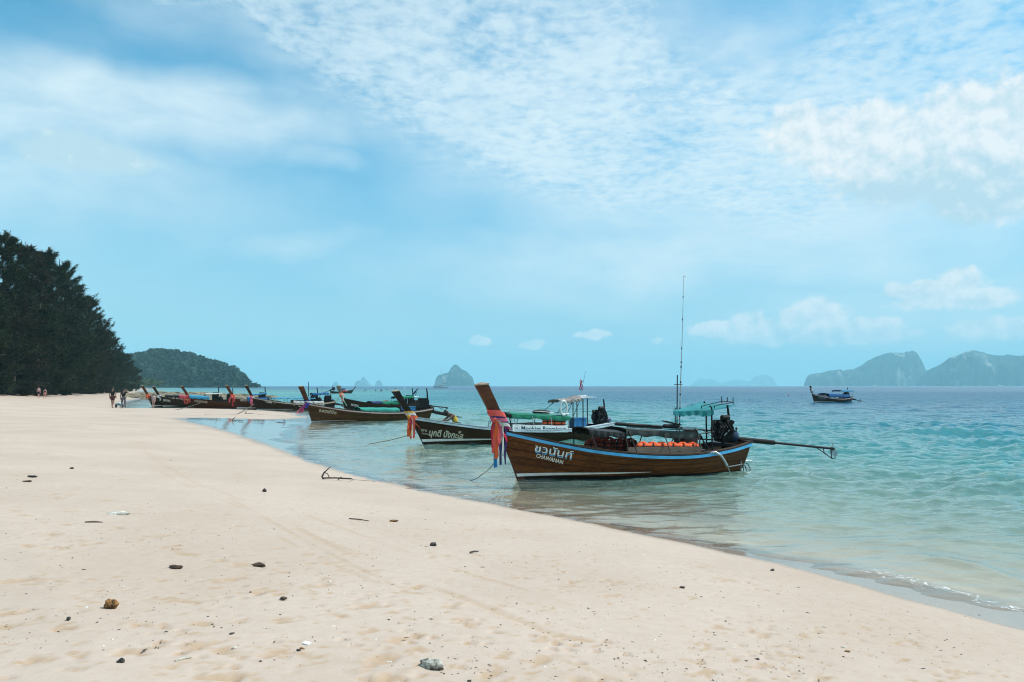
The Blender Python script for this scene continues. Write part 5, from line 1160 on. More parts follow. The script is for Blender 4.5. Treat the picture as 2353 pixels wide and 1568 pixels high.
F_ = Boat((546, 941.5), (736, 939.3), 'red brown long-tail boat with a blue roof sheet, next to the white sheeted boat', 1.0, 1.05, 7, WD_R, WD_P, mat('cream rail paint', (0.44, 0.38, 0.31), 0.6), WD_G, prow_k=1.1)
F_.stripe(WHITE, 0.30, 0.08, 0.24)
F_.letter('name_lettering', 'สุขวารี', (552, 921), (566, 923), WHITE, .02, 1.4)
q0, q1 = F_.p(568, 912, 0), F_.p(614, 914, 0); F_.canopy(q0.x, q1.x, q0.z, q1.z, .8, BLUE_T, .3, .1, 'canopy', .02, 28, 3)
h0, h1 = F_.p(577, 906, 0), F_.p(612, 902, 0); F_.canopy(h0.x, h1.x, h0.z, h1.z, .6, LBLUE_T, .1, .05, 'helm_roof', .02, 29, 2)
F_.engine(F_.p(722, 914, 0), 1.5, F_.p(800, 932, 0), .5, detail=False)
F_.ribbons('bunched coral cloth on a red brown prow beside the pink cloth', ['coral', 'orange', 'coral', 'coral'], [('coral', -.2, .75, .24), ('red', .1, .35, .16), ('coral', .2, .8, .2)], 1.25, 9, 1.9)

G = Boat((445, 939), (606, 937), 'reddish long-tail boat with light blue canopy, third from the far end of the row', 0.97, 1.05, 7, WD_R, WD_P, WD_R, WD_D, prow_k=1.25)
G.letter('name_lettering', 'ขวัญอำพรชัย', (446, 923.5), (476, 927), mat('cream lettering', (0.55, 0.50, 0.40), 0.6), .02, 1.5)
q0, q1 = G.p(434, 907, 0), G.p(480, 910, 0); G.canopy(q0.x, q1.x, q0.z, q1.z, .85, LBLUE_T, .25, .12, 'canopy', .02, 30, 3)
h0, h1 = G.p(470, 904, 0), G.p(510, 903, 0); G.canopy(h0.x, h1.x, h0.z, h1.z, .5, WHITE_T, .06, .04, 'helm_roof', .02, 31, 2)
G.engine(G.p(602, 912, 0), 1.55, G.p(680, 930, 0), .5, detail=False)
G.ribbons('thick orange cloth knotted on a reddish prow by the light blue canopy', ['coral', 'orange', 'coral'], [('coral', -.25, .55, .24), ('orange', .0, .5, .2), ('coral', .2, .6, .18)], 1.25, 10, 1.9)
H_ = Boat((376, 936.5), (545, 934.8), 'dark long-tail boat with striped prow cloth, second from the far end of the row', 0.95, 1.05, 0, WD_D, WD_D, WD_D, WD_D, prow_k=1.15, full=False)
H_.letter('name_lettering', 'ภูวนารถ', (375, 921), (391, 924), WHITE, .02, 1.5); H_.stripe(WHITE, .2, .1, .2)
q0, q1 = H_.p(412, 908, 0), H_.p(440, 909, 0); H_.canopy(q0.x, q1.x, q0.z, q1.z, .8, RED_T, .3, .1, 'canopy', .02, 32, 2)
H_.engine(H_.p(528, 914, 0), 1.5, H_.p(600, 928, 0), .5, detail=False)
H_.ribbons('black and white striped cloth round a thin dark prow', ['white', 'navy', 'white'], [('white', .2, .8, .2)], 1.22, 11, 1.7)
I_ = Boat((350, 936), (505, 934.5), 'dark long-tail boat with orange prow, last of the moored row', 0.98, 1.05, 0, WD_D, WD_P, WD_D, WD_D, prow_k=1.1, full=False)
I_.stripe(WHITE, .25, .1, .24)
q0, q1 = I_.p(380, 907, 0), I_.p(412, 908, 0); I_.canopy(q0.x, q1.x, q0.z, q1.z, .7, BLK_T, .2, .1, 'canopy', .02, 33, 2)
I_.engine(I_.p(495, 912, 0), 1.6, I_.p(560, 926, 0), .5, detail=False)
I_.ribbons('orange cloth on the farthest prow of the row', ['orange', 'coral', 'coral'], [('coral', .3, .95, .2)], 1.22, 12, 1.9)
J = Boat((808, 904.3), (766, 904.6), 'small dark long-tail boat far out, its prow facing the sea side', 0.92, 1.0, 0, WD_D, WD_D, WD_D, WD_D, L=7.0, prow_k=1.5, full=False, group='boats afloat offshore')
J.canopy(2.6, 4.6, 1.6, 1.7, .8, NAVY_T, .3, .15, 'canopy', .02, 34, 2); J.canopy(1.9, 3.6, 1.05, 1.15, .85, RED_T, .4, .2, 'cargo_cover', .02, 35, 0); J.engine((6.3, 0, 1.5), 1.6, (9.5, 0, .4), .5, detail=False)
K = Boat((1871, 927), (1952, 925), 'dark long-tail boat with blue canopies lying alone off the hazy islands', 0.98, 1.0, 7, WD_D, WD_D, mat('pinkish rail paint', (0.42, 0.33, 0.32), 0.6), WD_I, prow_k=0.92, prow_w=0.9, group='boats afloat offshore')
K.stripe(WHITE, .45, .12, .24)
K.letter('name_lettering', 'ภูผาวารี', (1880, 912.5), (1897, 915), mat('faint lettering', (0.30, 0.29, 0.27), .6), .02, 1.4); K.letter('name_lettering', 'PHUPHA', (1881, 917), (1896, 919), MATS['faint lettering'], .0, 1.4)
q0, q1 = K.p(1892, 903.5, 0), K.p(1940, 906, 0); K.canopy(q0.x, q1.x, q0.z, q1.z, .85, BLUE_T, .34, .12, 'canopy', .03, 36, 4)
h0, h1 = K.p(1923, 896.5, 0), K.p(1950, 896, 0); K.canopy(h0.x, h1.x, h0.z, h1.z, .8, LBLUE_T, .14, .08, 'helm_roof', .02, 37, 2)
K.engine(K.p(1945, 909, 0), 1.6, K.p(1978, 922, 0), .6, detail=False)
K.ribbons('white and black banded cloth on the prow of the boat by the islands', ['white', 'navy', 'white', 'navy'], [('white', .1, 1.3, .1)], 1.75, 13, 2.2)
# ================================================================== people
def skin_mesh(name, joints, bones, radii, m, parent=None, sub=1, root=0):
    """one continuous body grown over a skeleton"""
    bm = bmesh.new(); sl = bm.verts.layers.skin.verify(); keys = list(joints); vs = {}
    for k in keys: vs[k] = bm.verts.new(joints[k])
    for a, b in bones: bm.edges.new((vs[a], vs[b]))
    for i, k in enumerate(keys):
        r = radii[k]; vs[k][sl].radius = r if isinstance(r, tuple) else (r, r); vs[k][sl].use_root = (i == root)
    me = bpy.data.meshes.new(name); bm.to_mesh(me); bm.free()
    o = bpy.data.objects.new(name, me); col.objects.link(o)
    sk = o.modifiers.new('skin', 'SKIN'); sk.use_smooth_shade = True; ss = o.modifiers.new('sub', 'SUBSURF'); ss.levels = sub; ss.render_levels = sub
    dg = bpy.context.evaluated_depsgraph_get(); ev = bpy.data.meshes.new_from_object(o.evaluated_get(dg)); bpy.data.objects.remove(o)
    ev.materials.clear(); smooth_all(ev); return link(name, ev, m, parent)
def person(label, loc, rz, pose=None, H=1.72, skin=(0.42, 0.24, 0.16), top=None, bottom=None, hair=(0.012, 0.010, 0.009), long_legs=False, sleeves=True, group=None, hairlen=0):
    J = dict(pelvis=(0, 0, .95), waist=(0, .01, 1.10), chest=(0, 0, 1.30), neck=(0, 0.01, 1.47), skull=(0, -.01, 1.57), crown=(0, -.015, 1.67),
             sl=(.17, 0, 1.41), el=(.25, .02, 1.14), wl=(.26, -.05, .91), hl=(.265, -.06, .84), sr=(-.17, 0, 1.41), er=(-.25, .02, 1.14), wr=(-.26, -.05, .91), hr=(-.265, -.06, .84),
             pl=(.095, 0, .90), kl=(.11, -.02, .50), al=(.11, .02, .09), tl=(.12, -.13, .035), pr=(-.095, 0, .90), kr=(-.11, -.02, .50), ar=(-.11, .02, .09), tr=(-.12, -.13, .035))
    if pose: J.update(pose)
    Rr = dict(pelvis=(.15, .11), waist=(.13, .10), chest=(.155, .11), neck=.052, skull=.085, crown=.070, sl=.062, el=.042, wl=.028, hl=.030, sr=.062, er=.042, wr=.028, hr=.030,
              pl=.085, kl=.056, al=.038, tl=.030, pr=.085, kr=.056, ar=.038, tr=.030)
    bones = [('pelvis', 'waist'), ('waist', 'chest'), ('chest', 'neck'), ('neck', 'skull'), ('skull', 'crown'), ('chest', 'sl'), ('sl', 'el'), ('el', 'wl'), ('wl', 'hl'), ('chest', 'sr'), ('sr', 'er'), ('er', 'wr'), ('wr', 'hr'),
             ('pelvis', 'pl'), ('pl', 'kl'), ('kl', 'al'), ('al', 'tl'), ('pelvis', 'pr'), ('pr', 'kr'), ('kr', 'ar'), ('ar', 'tr')]
    for sd, h_, w_ in (('l', 'hl', 'wl'), ('r', 'hr', 'wr')):                 # four fingers and a thumb
        hv, wv = Vector(J[h_]), Vector(J[w_]); d = (hv - wv).normalized(); sx = d.cross(Vector((0, 1, 0.2))).normalized()
        for i, (of, ln) in enumerate(((-.026, .055), (-.009, .066), (.009, .062), (.026, .050))):
            a, b = f'f{sd}{i}a', f'f{sd}{i}b'; J[a] = tuple(hv + d * .030 + sx * of); J[b] = tuple(hv + d * (.030 + ln) + sx * of * 1.2 + Vector((0, -.018, 0))); Rr[a] = .0095; Rr[b] = .008; bones += [(h_, a), (a, b)]
        a = f't{sd}h'; J[a] = tuple(hv + sx * .05 + d * .01); Rr[a] = .010; bones.append((h_, a))
    t = empty('person', loc, rz); k = H / 1.74; t.scale = (k, k, k); tag(t, label, 'person', group)
    skin_mesh('body', J, bones, Rr, mat(f'skin {skin[0]:.2f}', skin, 0.55, 0.08, 6), t)
    c, s_ = Vector(J['crown']), Vector(J['skull']); mid = c.lerp(s_, 0.42); hc = (c - s_).normalized()
    hb_ = MB().ball(mid + hc * .018 + Vector((0, .015, 0)), (.096, .105, .092), 12, 8)
    if hairlen: hb_.ball(mid + Vector((0, .075, -.07)), (.075, .05, .13), 8, 6)
    hb_.build('hair', mat(f'hair {hair[0]:.3f}', hair, 0.6), t, 60)
    face = MB(); fw = Vector((0, -1, 0)); fw = (fw - hc * fw.dot(hc)).normalized(); sd_ = fw.cross(hc)
    face.ball(s_ + hc * .015 + fw * .088, (.014, .018, .022), 6, 5); f_o = face.build('nose', mat(f'skin {skin[0]:.2f}', skin), t, 60)
    ey = MB()
    for q in (-1, 1): ey.ball(s_ + hc * .045 + fw * .080 + sd_ * (.032 * q), .010, 6, 5)
    ey.ball(s_ - hc * .028 + fw * .078, (.022, .008, .006), 6, 4).build('face_features', mat('dark eyes', (0.02, 0.012, 0.01), 0.4), t, 60)
    if top:
        ks = ['pelvis', 'waist', 'chest', 'sl', 'sr'] + (['el_', 'er_'] if sleeves else []); JJ = {x: J[x] for x in ks if x in J}
        if sleeves: JJ['el_'] = tuple(Vector(J['sl']).lerp(Vector(J['el']), .62)); JJ['er_'] = tuple(Vector(J['sr']).lerp(Vector(J['er']), .62))
        JJ['pelvis'] = tuple(Vector(J['pelvis']).lerp(Vector(J['waist']), .25))
        RR = dict(pelvis=(.172, .132), waist=(.155, .122), chest=(.178, .132), sl=.080, sr=.080, el_=.068, er_=.068)
        bb = [('pelvis', 'waist'), ('waist', 'chest'), ('chest', 'sl'), ('chest', 'sr')] + ([('sl', 'el_'), ('sr', 'er_')] if sleeves else [])
        skin_mesh('shirt', JJ, bb, RR, top, t)
    if bottom:
        f = .96 if long_legs else .72; JJ = dict(pelvis=J['pelvis'], pl=J['pl'], pr=J['pr'])
        RR = dict(pelvis=(.172, .135), pl=.105, pr=.105, kl_=.085, kr_=.085, al_=.062, ar_=.062); bb = [('pelvis', 'pl'), ('pelvis', 'pr'), ('pl', 'kl_'), ('pr', 'kr_')]
        JJ['kl_'] = tuple(Vector(J['pl']).lerp(Vector(J['kl']), 1 if long_legs else f)); JJ['kr_'] = tuple(Vector(J['pr']).lerp(Vector(J['kr']), 1 if long_legs else f))
        if long_legs: JJ['al_'] = tuple(Vector(J['kl']).lerp(Vector(J['al']), f)); JJ['ar_'] = tuple(Vector(J['kr']).lerp(Vector(J['ar']), f)); bb += [('kl_', 'al_'), ('kr_', 'ar_')]
        skin_mesh('shorts' if not long_legs else 'trousers', JJ, bb, RR, bottom, t)
    return t
def gpt(px, py, z=0.6):
    d = ray(px, py); t = np.concatenate([np.linspace(3, 40, 1500), np.linspace(40, 420, 3000)])
    X, Y, Z = t * d.x, t * d.y, CAM_H + t * d.z
    g = np.maximum(ground_z(X, Y)[0], 0.0); k = int(np.argmax(Z <= g)) or len(t) - 1
    return Vector((float(X[k]), float(Y[k]), float(g[k])))
def cmat(n, c): return mat(n, c, 0.85, 0.2, 8)
walk = dict(kl=(.10, -.10, .51), al=(.10, -.16, .10), tl=(.10, -.31, .05), kr=(-.10, .02, .50), ar=(-.10, .22, .14), tr=(-.10, .12, .03))
walk2 = dict(kr=(-.10, -.10, .51), ar=(-.10, -.14, .10), tr=(-.10, -.29, .05), kl=(.10, .03, .50), al=(.10, .20, .13), tl=(.10, .10, .03))
person('walker with bare pink back and dark shorts on the upper beach', gpt(88, 915.5), R(176), walk, 1.74, (0.55, 0.27, 0.22), cmat('pale pink shirt', (0.62, 0.36, 0.36)), cmat('dark shorts', (0.03, 0.03, 0.06)), group='couple walking on the upper beach')
person('walker in black swimsuit with a white hat band on the upper beach', gpt(102.5, 917), R(184), walk2, 1.60, (0.55, 0.29, 0.23), cmat('black swimsuit', (0.012, 0.012, 0.014)), None, sleeves=False, hairlen=1, group='couple walking on the upper beach')
person('person in black T-shirt and red shorts pulling the cart', gpt(258, 938.8), R(178), dict(walk, er=(-.28, .05, 1.16), wr=(-.34, .12, .95), hr=(-.36, .14, .89)), 1.78, (0.22, 0.11, 0.07), cmat('black shirt', (0.010, 0.010, 0.012)), cmat('dull red shorts', (0.085, 0.024, 0.022)), group='people with the cart')
person('person in black T-shirt and patterned trousers, hand raised to the head', gpt(283, 939.6), R(182), dict(walk2, er=(-.40, -.04, 1.32), wr=(-.24, -.12, 1.52), hr=(-.17, -.12, 1.58)), 1.70, (0.22, 0.11, 0.07), cmat('black shirt', (0.010, 0.010, 0.012)), mat('patterned cloth', (0.20, 0.20, 0.22), 0.8, c2=(0.02, 0.02, 0.03), scale=22), long_legs=True, group='people with the cart')
person('bather in white and purple swimwear wading beside the last moored bow', gpt(352, 937), R(10), walk, 1.52, (0.50, 0.30, 0.26), mat('spotted swimwear', (0.66, 0.56, 0.64), 0.8, c2=(0.16, 0.06, 0.14), scale=20), None, sleeves=False)
bp = B.p(1043, 977, -0.1); crouch = dict(pelvis=(0, .05, .30), waist=(0, .02, .46), chest=(0, -.14, .66), neck=(0, -.29, .78), skull=(0, -.36, .82), crown=(0, -.45, .85), sl=(.17, -.14, .72), sr=(-.17, -.14, .72), el=(.24, -.36, .52), er=(-.24, -.36, .52), wl=(.16, -.58, .44), wr=(-.16, -.58, .44), hl=(.12, -.65, .42), hr=(-.12, -.65, .42),
        pl=(.10, .03, .28), pr=(-.10, .03, .28), kl=(.20, -.36, .30), kr=(-.20, -.36, .30), al=(.14, -.05, .07), ar=(-.14, -.05, .07), tl=(.15, -.20, .03), tr=(-.15, -.20, .03))
uu = bp.x / B.L
person('boatman in a yellow vest crouching over the pale foredeck', B.w((bp.x + .10, .05, B.zs(uu) - 0.40)), B.root.rotation_euler.z - R(90), crouch, 1.70, (0.10, 0.055, 0.035), cmat('yellow vest', (0.62, 0.40, 0.04)), cmat('dark shorts', (0.03, 0.03, 0.06)), sleeves=False)
# hand cart with its load
cp_ = gpt(274, 937.5); ct = empty('hand_cart', cp_, R(4)); ct.scale = (.62, .62, .62); tag(ct, 'two-wheeled hand cart with a pale load pulled by two people', 'cart')
for sx in (-1, 1):
    w_ = MB().torus((sx * .55, 0, .33), .27, .065, 'x', 22, 8).build('wheel_tyre', mat('tyre rubber', (0.012, 0.012, 0.012), .8), ct, 60)
    sp_ = MB()
    for i in range(6): a = math.pi * i / 6; sp_.tube([(sx * .55, .26 * math.cos(a), .33 + .26 * math.sin(a)), (sx * .55, -.26 * math.cos(a), .33 - .26 * math.sin(a))], .012, 5)
    sp_.build('wheel_spokes', DKSTEEL, w_, 0)
MB().box((0, .2, .50), (.95, 1.5, .05)).build('cart_bed', WD_D, ct, 0); MB().tube([(-.55, 0, .33), (.55, 0, .33)], .02, 6).build('axle', DKSTEEL, ct, 60)
MB().tube([(-.35, -.5, .55), (-.35, -1.1, .85), (.35, -1.1, .85), (.35, -.5, .55)], .02, 6).build('cart_handle', DKSTEEL, ct, 60)
cushion(MB(), (0, .15, .72), (.85, 1.0, .42), None, .45).build('cart_load', mat('pale blue sheeting', (0.45, 0.58, 0.60), .6, .3, 4), ct, 60)

# ================================================================== offshore
cy = at(1013, 892.6); cat_ = empty('catamaran', cy, R(4)); tag(cat_, 'white catamaran yacht with a bare mast anchored off the rocky islet', 'catamaran')
CW = mat('yacht gelcoat', (0.78, 0.80, 0.80), .3); CD = mat('yacht dark glass', (0.02, 0.03, 0.045), .2)
k_ = cy.y / 1700.0
for yy_ in (-2.6, 2.6):
    hh = MB().grid(lambda u, w: Vector((-17 * k_ + 34 * k_ * u, yy_ + (w * 2 - 1) * (.9 * math.sin(math.pi * min(1, u * 1.1 + .06))**.4), (1.15 + .5 * (1 - u)) * (abs(w * 2 - 1))**.5 * 1.5 - .1)), 16, 8).build('float_hull', CW, cat_, 60)
    MB().box((0, yy_, 1.72), (30 * k_, 1.5, .12)).build('side_deck', CW, cat_, 0)
MB().box((1.0, 0, 1.75), (20 * k_, 5.4, .5)).build('bridge_deck', CW, cat_, 0); cb = MB().box((.4, 0, 2.6), (11 * k_, 4.4, 1.3), None, .82).build('cabin', CW, cat_, 0); MB().box((.4, 0, 2.65), (11.05 * k_, 4.44, .45), None, .96).build('cabin_window', CD, cb, 0)
MB().box((3.4, 0, 4.1), (9 * k_, 4.0, .12)).build('bimini_top', CW, cat_, 0); MB().tube([(2, 0, 2), (1.9, 0, 49 * k_)], .13, 7).build('mast', CW, cat_, 60)
MB().tube([(2, 0, 5.0), (7.2, 0, 5.2)], .22, 8).build('furled_boom', mat('dark sail cover', (0.05, 0.07, 0.09), .7), cat_, 60); MB().tube([(2, 0, 48 * k_), (-16 * k_, 0, 1.9)], .06, 5).build('forestay', STEEL, cat_, 0)
def little_boat(px, py, ln, m, label, Yr=None, cabin=True):
    p = at(px, py) if Yr is None else atY(px, py, Yr); p.z = 0; t = empty('distant_boat', p, R(rnd.uniform(-20, 20))); tag(t, label, 'boat', 'tiny boats far out')
    MB().grid(lambda u, w: Vector((-ln / 2 + ln * u, (w * 2 - 1) * ln * .13 * math.sin(math.pi * min(1, .55 - .5 * u + .5))**.5 if u < .98 else 0, (ln * .05 + ln * .12 * u * u) + (abs(w * 2 - 1) - 1) * ln * .10)), 12, 6).build('hull', m, t, 60)
    MB().box((-ln * .05, 0, ln * .08), (ln * .8, ln * .2, ln * .02)).build('deck', m, t, 0)
    if cabin: MB().box((-ln * .12, 0, ln * .16), (ln * .34, ln * .18, ln * .16), None, .85).build('cabin', m, t, 0)
    return t
DKB = mat('dark distant hull', (0.02, 0.022, 0.028), .6)
little_boat(740, 890.0, 5.0, DKB, 'tiny dark boat on the horizon before the headland tip'); little_boat(775, 890.4, 5.5, DKB, 'tiny dark boat on the horizon before the first pale islet')
little_boat(2010, 887.6, 26, CW, 'tiny white boat at the foot of the long hazy island', 3300); little_boat(2299, 887.6, 30, CW, 'tiny white boat under the pale cliffs of the darker island', 3300)
little_boat(284, 893.6, 6.0, CW, 'white dinghy drawn up where the far beach ends', None, False); little_boat(296, 894.6, 5.0, CW, 'smaller white dinghy afloat beside the far end of the beach', None, False)
for i, (px, py, m, t_) in enumerate(((839, 898, DKB, 'dark channel float, first of the line off the mint covered boat'), (863, 898.8, DKB, 'dark channel float, second of the line'), (876, 899.5, DKB, 'fattest dark float in the line of floats'), (889, 897, DKB, 'dark float beside the fattest float'), (908, 895, DKB, 'smallest dark float, last of the line'),
                                     (1812, 909.5, mat('red buoy', (0.6, 0.03, 0.04), .5), 'small red buoy short of the boat by the islands'), (929, 894.5, mat('white buoy', (0.75, 0.72, 0.70), .5), 'white float beyond the green helm roof'))):
    p = at(px, py); k = p.y / 1700 * (2.4 if i == 2 else 1.6); o = MB().tube([(0, 0, -k * .3), (0, 0, k * .2), (0, 0, k * 1.1), (0, 0, k * 1.5)], [k * .8, k * 1.0, k * .75, k * .2], 9).tube([(0, 0, k), (0, 0, k * 3.2)], k * .12, 5).build('marker_buoy', m, None, 60); o.location = p; tag(o, t_, 'buoy', 'floats and buoys')
ky = gpt(50, 889.5); o = cushion(MB(), (0, 0, .2), (4.2, .75, .36), None, .7, 18, 8).build('kayak', mat('turquoise plastic', (0.02, 0.30, 0.30), .4), None, 60); o.location = ky; tag(o, 'turquoise kayak lying in the shade at the foot of the grove', 'kayak')

# ================================================================== ropes and anchors
ROPE = mat('old rope', (0.10, 0.085, 0.065), 0.95, 0.3, 40)
def rope(label, pts, r, sag=0.0, m=ROPE):
    P_ = [Vector(p) for p in pts]; out = []
    for a, b in zip(P_[:-1], P_[1:]):
        for i in range(10): t = i / 10; out.append(a.lerp(b, t) - Vector((0, 0, sag * 4 * t * (1 - t))))
    out.append(P_[-1]); o = MB().tube(out, r, 6).build('mooring_rope', m, None, 60); return tag(o, label, 'rope', 'mooring ropes')
rope('thin mooring rope slanting from the biggest bow into the water', [A.w(A.p(1137, 1062, -.05)), A.w(A.p(1108, 1090, -.3)), at(1078, 1104, .02)], .010, .04)
rope('thin mooring rope slanting from the blackened prow into the water', [B.w((B.stem(.55) + .05, -.08, .55)), at(846, 1021, .02)], .014, .05)
rope('rusty mooring chain running from the pink-clothed bow across the wet sand', [E_.w((E_.stem(.6), 0, .6)), gpt(545, 952), gpt(470, 953)], .03, .02)
rope('mooring rope from the reddish bow slanting down to the shore', [G.w((G.stem(.9) + 1.5, -.55, .8)), gpt(400, 943)], .022, .1)
IRON = mat('rusty anchor iron', (0.035, 0.026, 0.022), .75, .4, 12)
def anchor(px, py, k, label, rz, tail):
    p = gpt(px, py); t = empty('anchor', p, rz); tag(t, label, 'anchor', 'anchors on the sand'); t.scale = (k, k, k)
    MB().tube([(0, 0, .05), (.5, 0, .06), (1.15, 0, .03)], .028, 7).build('shank', IRON, t, 60)
    MB().tube([(.02, 0, .03), (-.02, 0, .10), (.06, 0, .26), (.32, 0, .50)], [.03, .035, .03, .012], 7).build('fluke', IRON, t, 60)
    MB().tube([(.10, 0, .26), (.20, 0, .22), (.28, 0, .06)], .018, 6).build('brace', IRON, t, 60)
    MB().tube([(.02, 0, .04), (0, .18, -.02), (.03, .3, -.1)], .028, 6).build('fluke', IRON, t, 60)
    MB().tube([(.66, -.10, .02), (.72, 0, .08), (.80, .08, .02)], .03, 6).build('stock', IRON, t, 60)
    c_, s_ = math.cos(rz), math.sin(rz); e = p + Vector((c_ * 1.15 * k, s_ * 1.15 * k, .03))
    if tail: rope('rope of the ' + label.split(' with')[0], [e] + tail, .014 * k, 0)
anchor(741, 1102, 0.62, 'iron anchor with one fluke sticking up on dry sand', R(-4), [gpt(812, 1103), gpt(862, 1107)])
anchor(655, 972, 0.55, 'rusty anchor lying at the edge of the blue wet sand', R(175), [gpt(630, 966.5), gpt(606, 969)])
anchor(534, 968.5, 0.6, 'small upright anchor on the sand spit', R(10), [])
anchor(563, 951.5, 0.55, 'dark anchor at the water in front of the thin dark prow', R(-6), [gpt(600, 953), gpt(660, 957)])

# ================================================================== beach finds
rs = random.Random(19)
def stone(px, py, size, m, name, label, cat, seed, flat=.55, rz=None, lump=.28):
    p = gpt(px, py); q = random.Random(seed); ph = [q.uniform(0, 6.28) for _ in range(6)]
    f = lambda v: 1 + lump * (math.sin(v.x * 3.1 + ph[0]) * math.sin(v.y * 2.7 + ph[1]) + .6 * math.sin(v.z * 5 + v.x * 6 + ph[2]) * math.sin(v.y * 7 + ph[3])) + q.uniform(-.07, .07)
    o = MB().ball((0, 0, size[2] * flat * .26), (size[0] * .29, size[1] * .29, size[2] * .29), 16, 10, f).build(name, m, None, 35)
    o.location = p; o.rotation_euler = (0, 0, q.uniform(-.5, .5) if rz is None else rz); return tag(o, label, cat)
CORAL = mat('bleached coral', (0.62, 0.60, 0.52), .9, c2=(0.10, 0.085, 0.06), scale=22, bump=.8, bscale=60)
BROWN = mat('rusty brown stone', (0.34, 0.17, 0.05), .85, c2=(0.07, 0.035, 0.015), scale=26, bump=.8, bscale=50)
HUSK = mat('dry husk', (0.10, 0.065, 0.045), .9, .5, 30, .8, 60, stretch=(.3, 2, 2)); PALEST = mat('pale beach stone', (0.52, 0.49, 0.42), .9, .25, 20, .6, 40); DKST = mat('dark beach stone', (0.05, 0.042, 0.036), .8, .4, 20, .5, 40)
stone(993, 1537, (.25, .12, .14), CORAL, 'coral_chunk', 'large bleached coral chunk with a dark underside at the picture bottom', 'coral', 1, rz=-.35)
stone(255, 1395, (.17, .12, .13), BROWN, 'stone', 'rusty orange brown stone pitted with holes', 'stone', 2)
stone(403, 1306, (.22, .10, .07), HUSK, 'coconut_husk', 'flat brown husk fragment on the bare sand', 'husk', 3)
stone(595, 1301, (.27, .07, .07), HUSK, 'driftwood', 'dark curved driftwood chip, upper end lifted', 'driftwood', 4, rz=-.2)
stone(278, 1524, (.085, .06, .06), DKST, 'stone', 'dark shiny stone beside trampled sand near the picture bottom', 'stone', 5)
stone(651, 1378, (.12, .08, .04), HUSK, 'dead_leaf', 'curled dead brown leaf on the sand', 'leaf', 6)
stone(608, 1131, (.17, .12, .13), DKST, 'stone', 'round dark stone beyond the wheel tracks', 'stone', 7)
stone(271, 1184, (.46, .22, .14), PALEST, 'stone', 'long pale stone half sunk in the sand', 'stone', 8, .2)
stone(905, 1199, (.22, .09, .06), BROWN, 'driftwood', 'small reddish driftwood scrap near the wheel tracks', 'driftwood', 9)
stone(996, 1254, (.13, .09, .09), DKST, 'stone', 'small dark stone with a pale edge in mid sand', 'stone', 10)
stone(74, 1096, (.42, .11, .06), DKST, 'driftwood', 'flat black driftwood strip, upper of the pair by the picture edge', 'driftwood', 11)
stone(62, 1107, (.28, .10, .05), HUSK, 'driftwood', 'short brown driftwood strip, lower of the pair by the picture edge', 'driftwood', 12)
stone(165, 1077, (.14, .09, .07), DKST, 'stone', 'single dark pebble high on the beach', 'stone', 13)
stone(694, 1494, (.06, .045, .03), BROWN, 'stone', 'small tan stone below the white tile', 'stone', 14); stone(686, 1496, (.05, .04, .025), DKST, 'stone', 'small grey stone beside the white tile', 'stone', 141)
stone(538, 1492, (.045, .035, .03), PALEST, 'shell', 'pale shell above trampled sand near the picture bottom', 'shell', 15)
stone(533, 1459, (.06, .04, .03), DKST, 'stone', 'grey pebble above the pale shell', 'stone', 16); stone(1078, 1569, (.05, .04, .03), DKST, 'stone', 'brown pebble beside the coral chunk', 'stone', 17)
stone(1568, 1351, (.09, .06, .04), DKST, 'stone', 'dark pebble alone on the smooth sand', 'stone', 18); stone(1741, 1518, (.06, .045, .03), DKST, 'stone', 'dark pebble on the smooth sand near the picture bottom', 'stone', 19)
stone(1938, 1490, (.075, .05, .03), PALEST, 'shell', 'white shell fragment on smooth sand', 'shell', 20); stone(1947, 1500, (.07, .05, .03), BROWN, 'stone', 'tan crumbly stone beside the white shell fragment', 'stone', 21)
stone(1775, 1312, (.10, .06, .05), DKST, 'stone', 'dark pebble near the wet edge of the sand', 'stone', 22); stone(2120, 1540, (.09, .03, .02), DKST, 'driftwood', 'thin dark twig scrap near the lower corner', 'driftwood', 23)
stone(157, 1424, (.055, .045, .04), DKST, 'stone', 'black pebble below the rusty brown stone', 'stone', 24); stone(598, 1525, (.045, .035, .03), DKST, 'stone', 'black pebble between footprints near the picture bottom', 'stone', 25)
p = gpt(705, 1482); o = MB().box((0, 0, .008), (.05, .036, .008), Euler((.12, .1, 0))).build('tile_shard', mat('white glazed tile', (0.78, 0.78, 0.76), .3), None, 0); o.location = p; o.rotation_euler = (0, 0, -.4); tag(o, 'white tile shard lying flat on the sand', 'tile')
for i, (a, b, r_, t_) in enumerate((((802, 1193), (848, 1199), .008, 'thin grey stick lying across the sand beyond the tracks'), ((1080, 1272), (1100, 1269), .010, 'short dark stick in mid sand'), ((402, 1522), (440, 1514), .007, 'pale twig in trampled sand near the picture bottom'), ((195, 1203), (236, 1203), .012, 'straight flat stick near the long pale stone'))):
    A_, B_ = gpt(*a), gpt(*b); mid = (A_ + B_) / 2; o = MB().tube([A_ - mid + Vector((0, 0, r_)), Vector((0, .01, r_ * 1.4)), B_ - mid + Vector((0, 0, r_))], [r_, r_ * 1.1, r_ * .6], 6).build('stick', (HUSK, DKST, PALEST, HUSK)[i], None, 60); o.location = mid; tag(o, t_, 'stick')
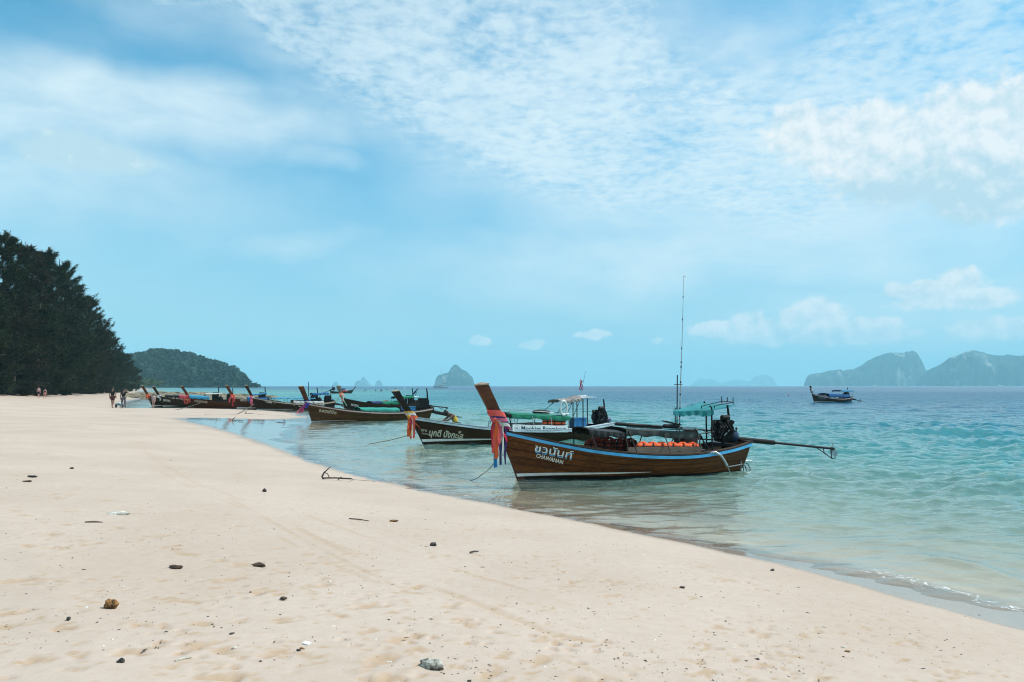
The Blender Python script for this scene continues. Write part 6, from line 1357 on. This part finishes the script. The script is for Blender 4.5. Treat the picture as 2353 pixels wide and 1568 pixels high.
# crumbs of shell, coral and wood too many to count
N = 3900; rg = np.random.default_rng(4)
pxs = rg.uniform(-150, 2500, N); pys = 1000 + 600 * rg.random(N)**0.75
ok = []
for a, b in zip(pxs, pys): p = at(a, b, .45); ok.append((p.x, p.y))
ok = np.array(ok); dd = shore_d(ok[:, 0], ok[:, 1]); ok = ok[dd > 0.5]; dens = fbm(ok[:, 0] * .8, ok[:, 1] * .8, 3, 140); ok = ok[dens > rg.random(len(ok)) * .75]
oz, _ = ground_z(ok[:, 0], ok[:, 1]); oz = oz + 0.035 * (fbm(ok[:, 0] / 3.1, ok[:, 1] / 3.1, 3, 3) - 0.5)
n = len(ok); sz = 0.0022 + 0.008 * rg.random(n)**4 + 0.00022 * ok[:, 1]; el_ = 1 + 1.8 * rg.random(n)**2; an = rg.uniform(0, 6.28, n)
base = np.array([(1, 0, 0), (0, 1, 0), (-1, 0, 0), (0, -1, 0), (0, 0, 1), (0, 0, -.3)], float); fo_ = np.array([(0, 1, 4), (1, 2, 4), (2, 3, 4), (3, 0, 4), (1, 0, 5), (2, 1, 5), (3, 2, 5), (0, 3, 5)])
V = np.zeros((n, 6, 3)); jit = 1 + rg.uniform(-.3, .3, (n, 6)); c_, s_ = np.cos(an)[:, None], np.sin(an)[:, None]
bx_, by_ = base[:, 0][None] * (sz * el_)[:, None] * jit, base[:, 1][None] * sz[:, None] * jit
V[:, :, 0] = ok[:, 0][:, None] + bx_ * c_ - by_ * s_; V[:, :, 1] = ok[:, 1][:, None] + bx_ * s_ + by_ * c_; V[:, :, 2] = oz[:, None] + base[:, 2][None] * sz[:, None] * .7
Fs = (np.arange(n)[:, None, None] * 6 + fo_[None]).reshape(-1, 3)
cm_ = bpy.data.materials.new('beach crumbs'); cm_.use_nodes = True; nt = cm_.node_tree; g = nn(nt, 'ShaderNodeNewGeometry')
nt.links.new(ramp(nt, g.outputs['Random Per Island'], [(0.0, (0.035, 0.026, 0.02)), (0.38, (0.10, 0.07, 0.045)), (0.62, (0.24, 0.16, 0.09)), (0.80, (0.40, 0.33, 0.25)), (1.0, (0.74, 0.72, 0.66))]), nt.nodes['Principled BSDF'].inputs['Base Color'])
cme = np_mesh('beach_crumbs', V.reshape(-1, 3), Fs); smooth_all(cme, False); tag(link('beach_crumbs', cme, cm_), 'scattered crumbs of shell, coral and wood on the sand', 'beach litter', kind='stuff')
# ================================================================== air
hz = bpy.data.materials.new('sea haze'); hz.use_nodes = True; nt = hz.node_tree; nt.nodes.clear()
ho = nn(nt, 'ShaderNodeOutputMaterial'); pv = nn(nt, 'ShaderNodeVolumePrincipled')
pv.inputs['Density'].default_value = 1.4e-4; pv.inputs['Color'].default_value = (0.46, 0.88, 0.99, 1); pv.inputs['Anisotropy'].default_value = 0.0
nt.links.new(pv.outputs[0], ho.inputs['Volume'])
o = MB().box((0, 0, 240), (36000, 36000, 520)).build('haze', hz, None, 0); tag(o, kind='stuff')
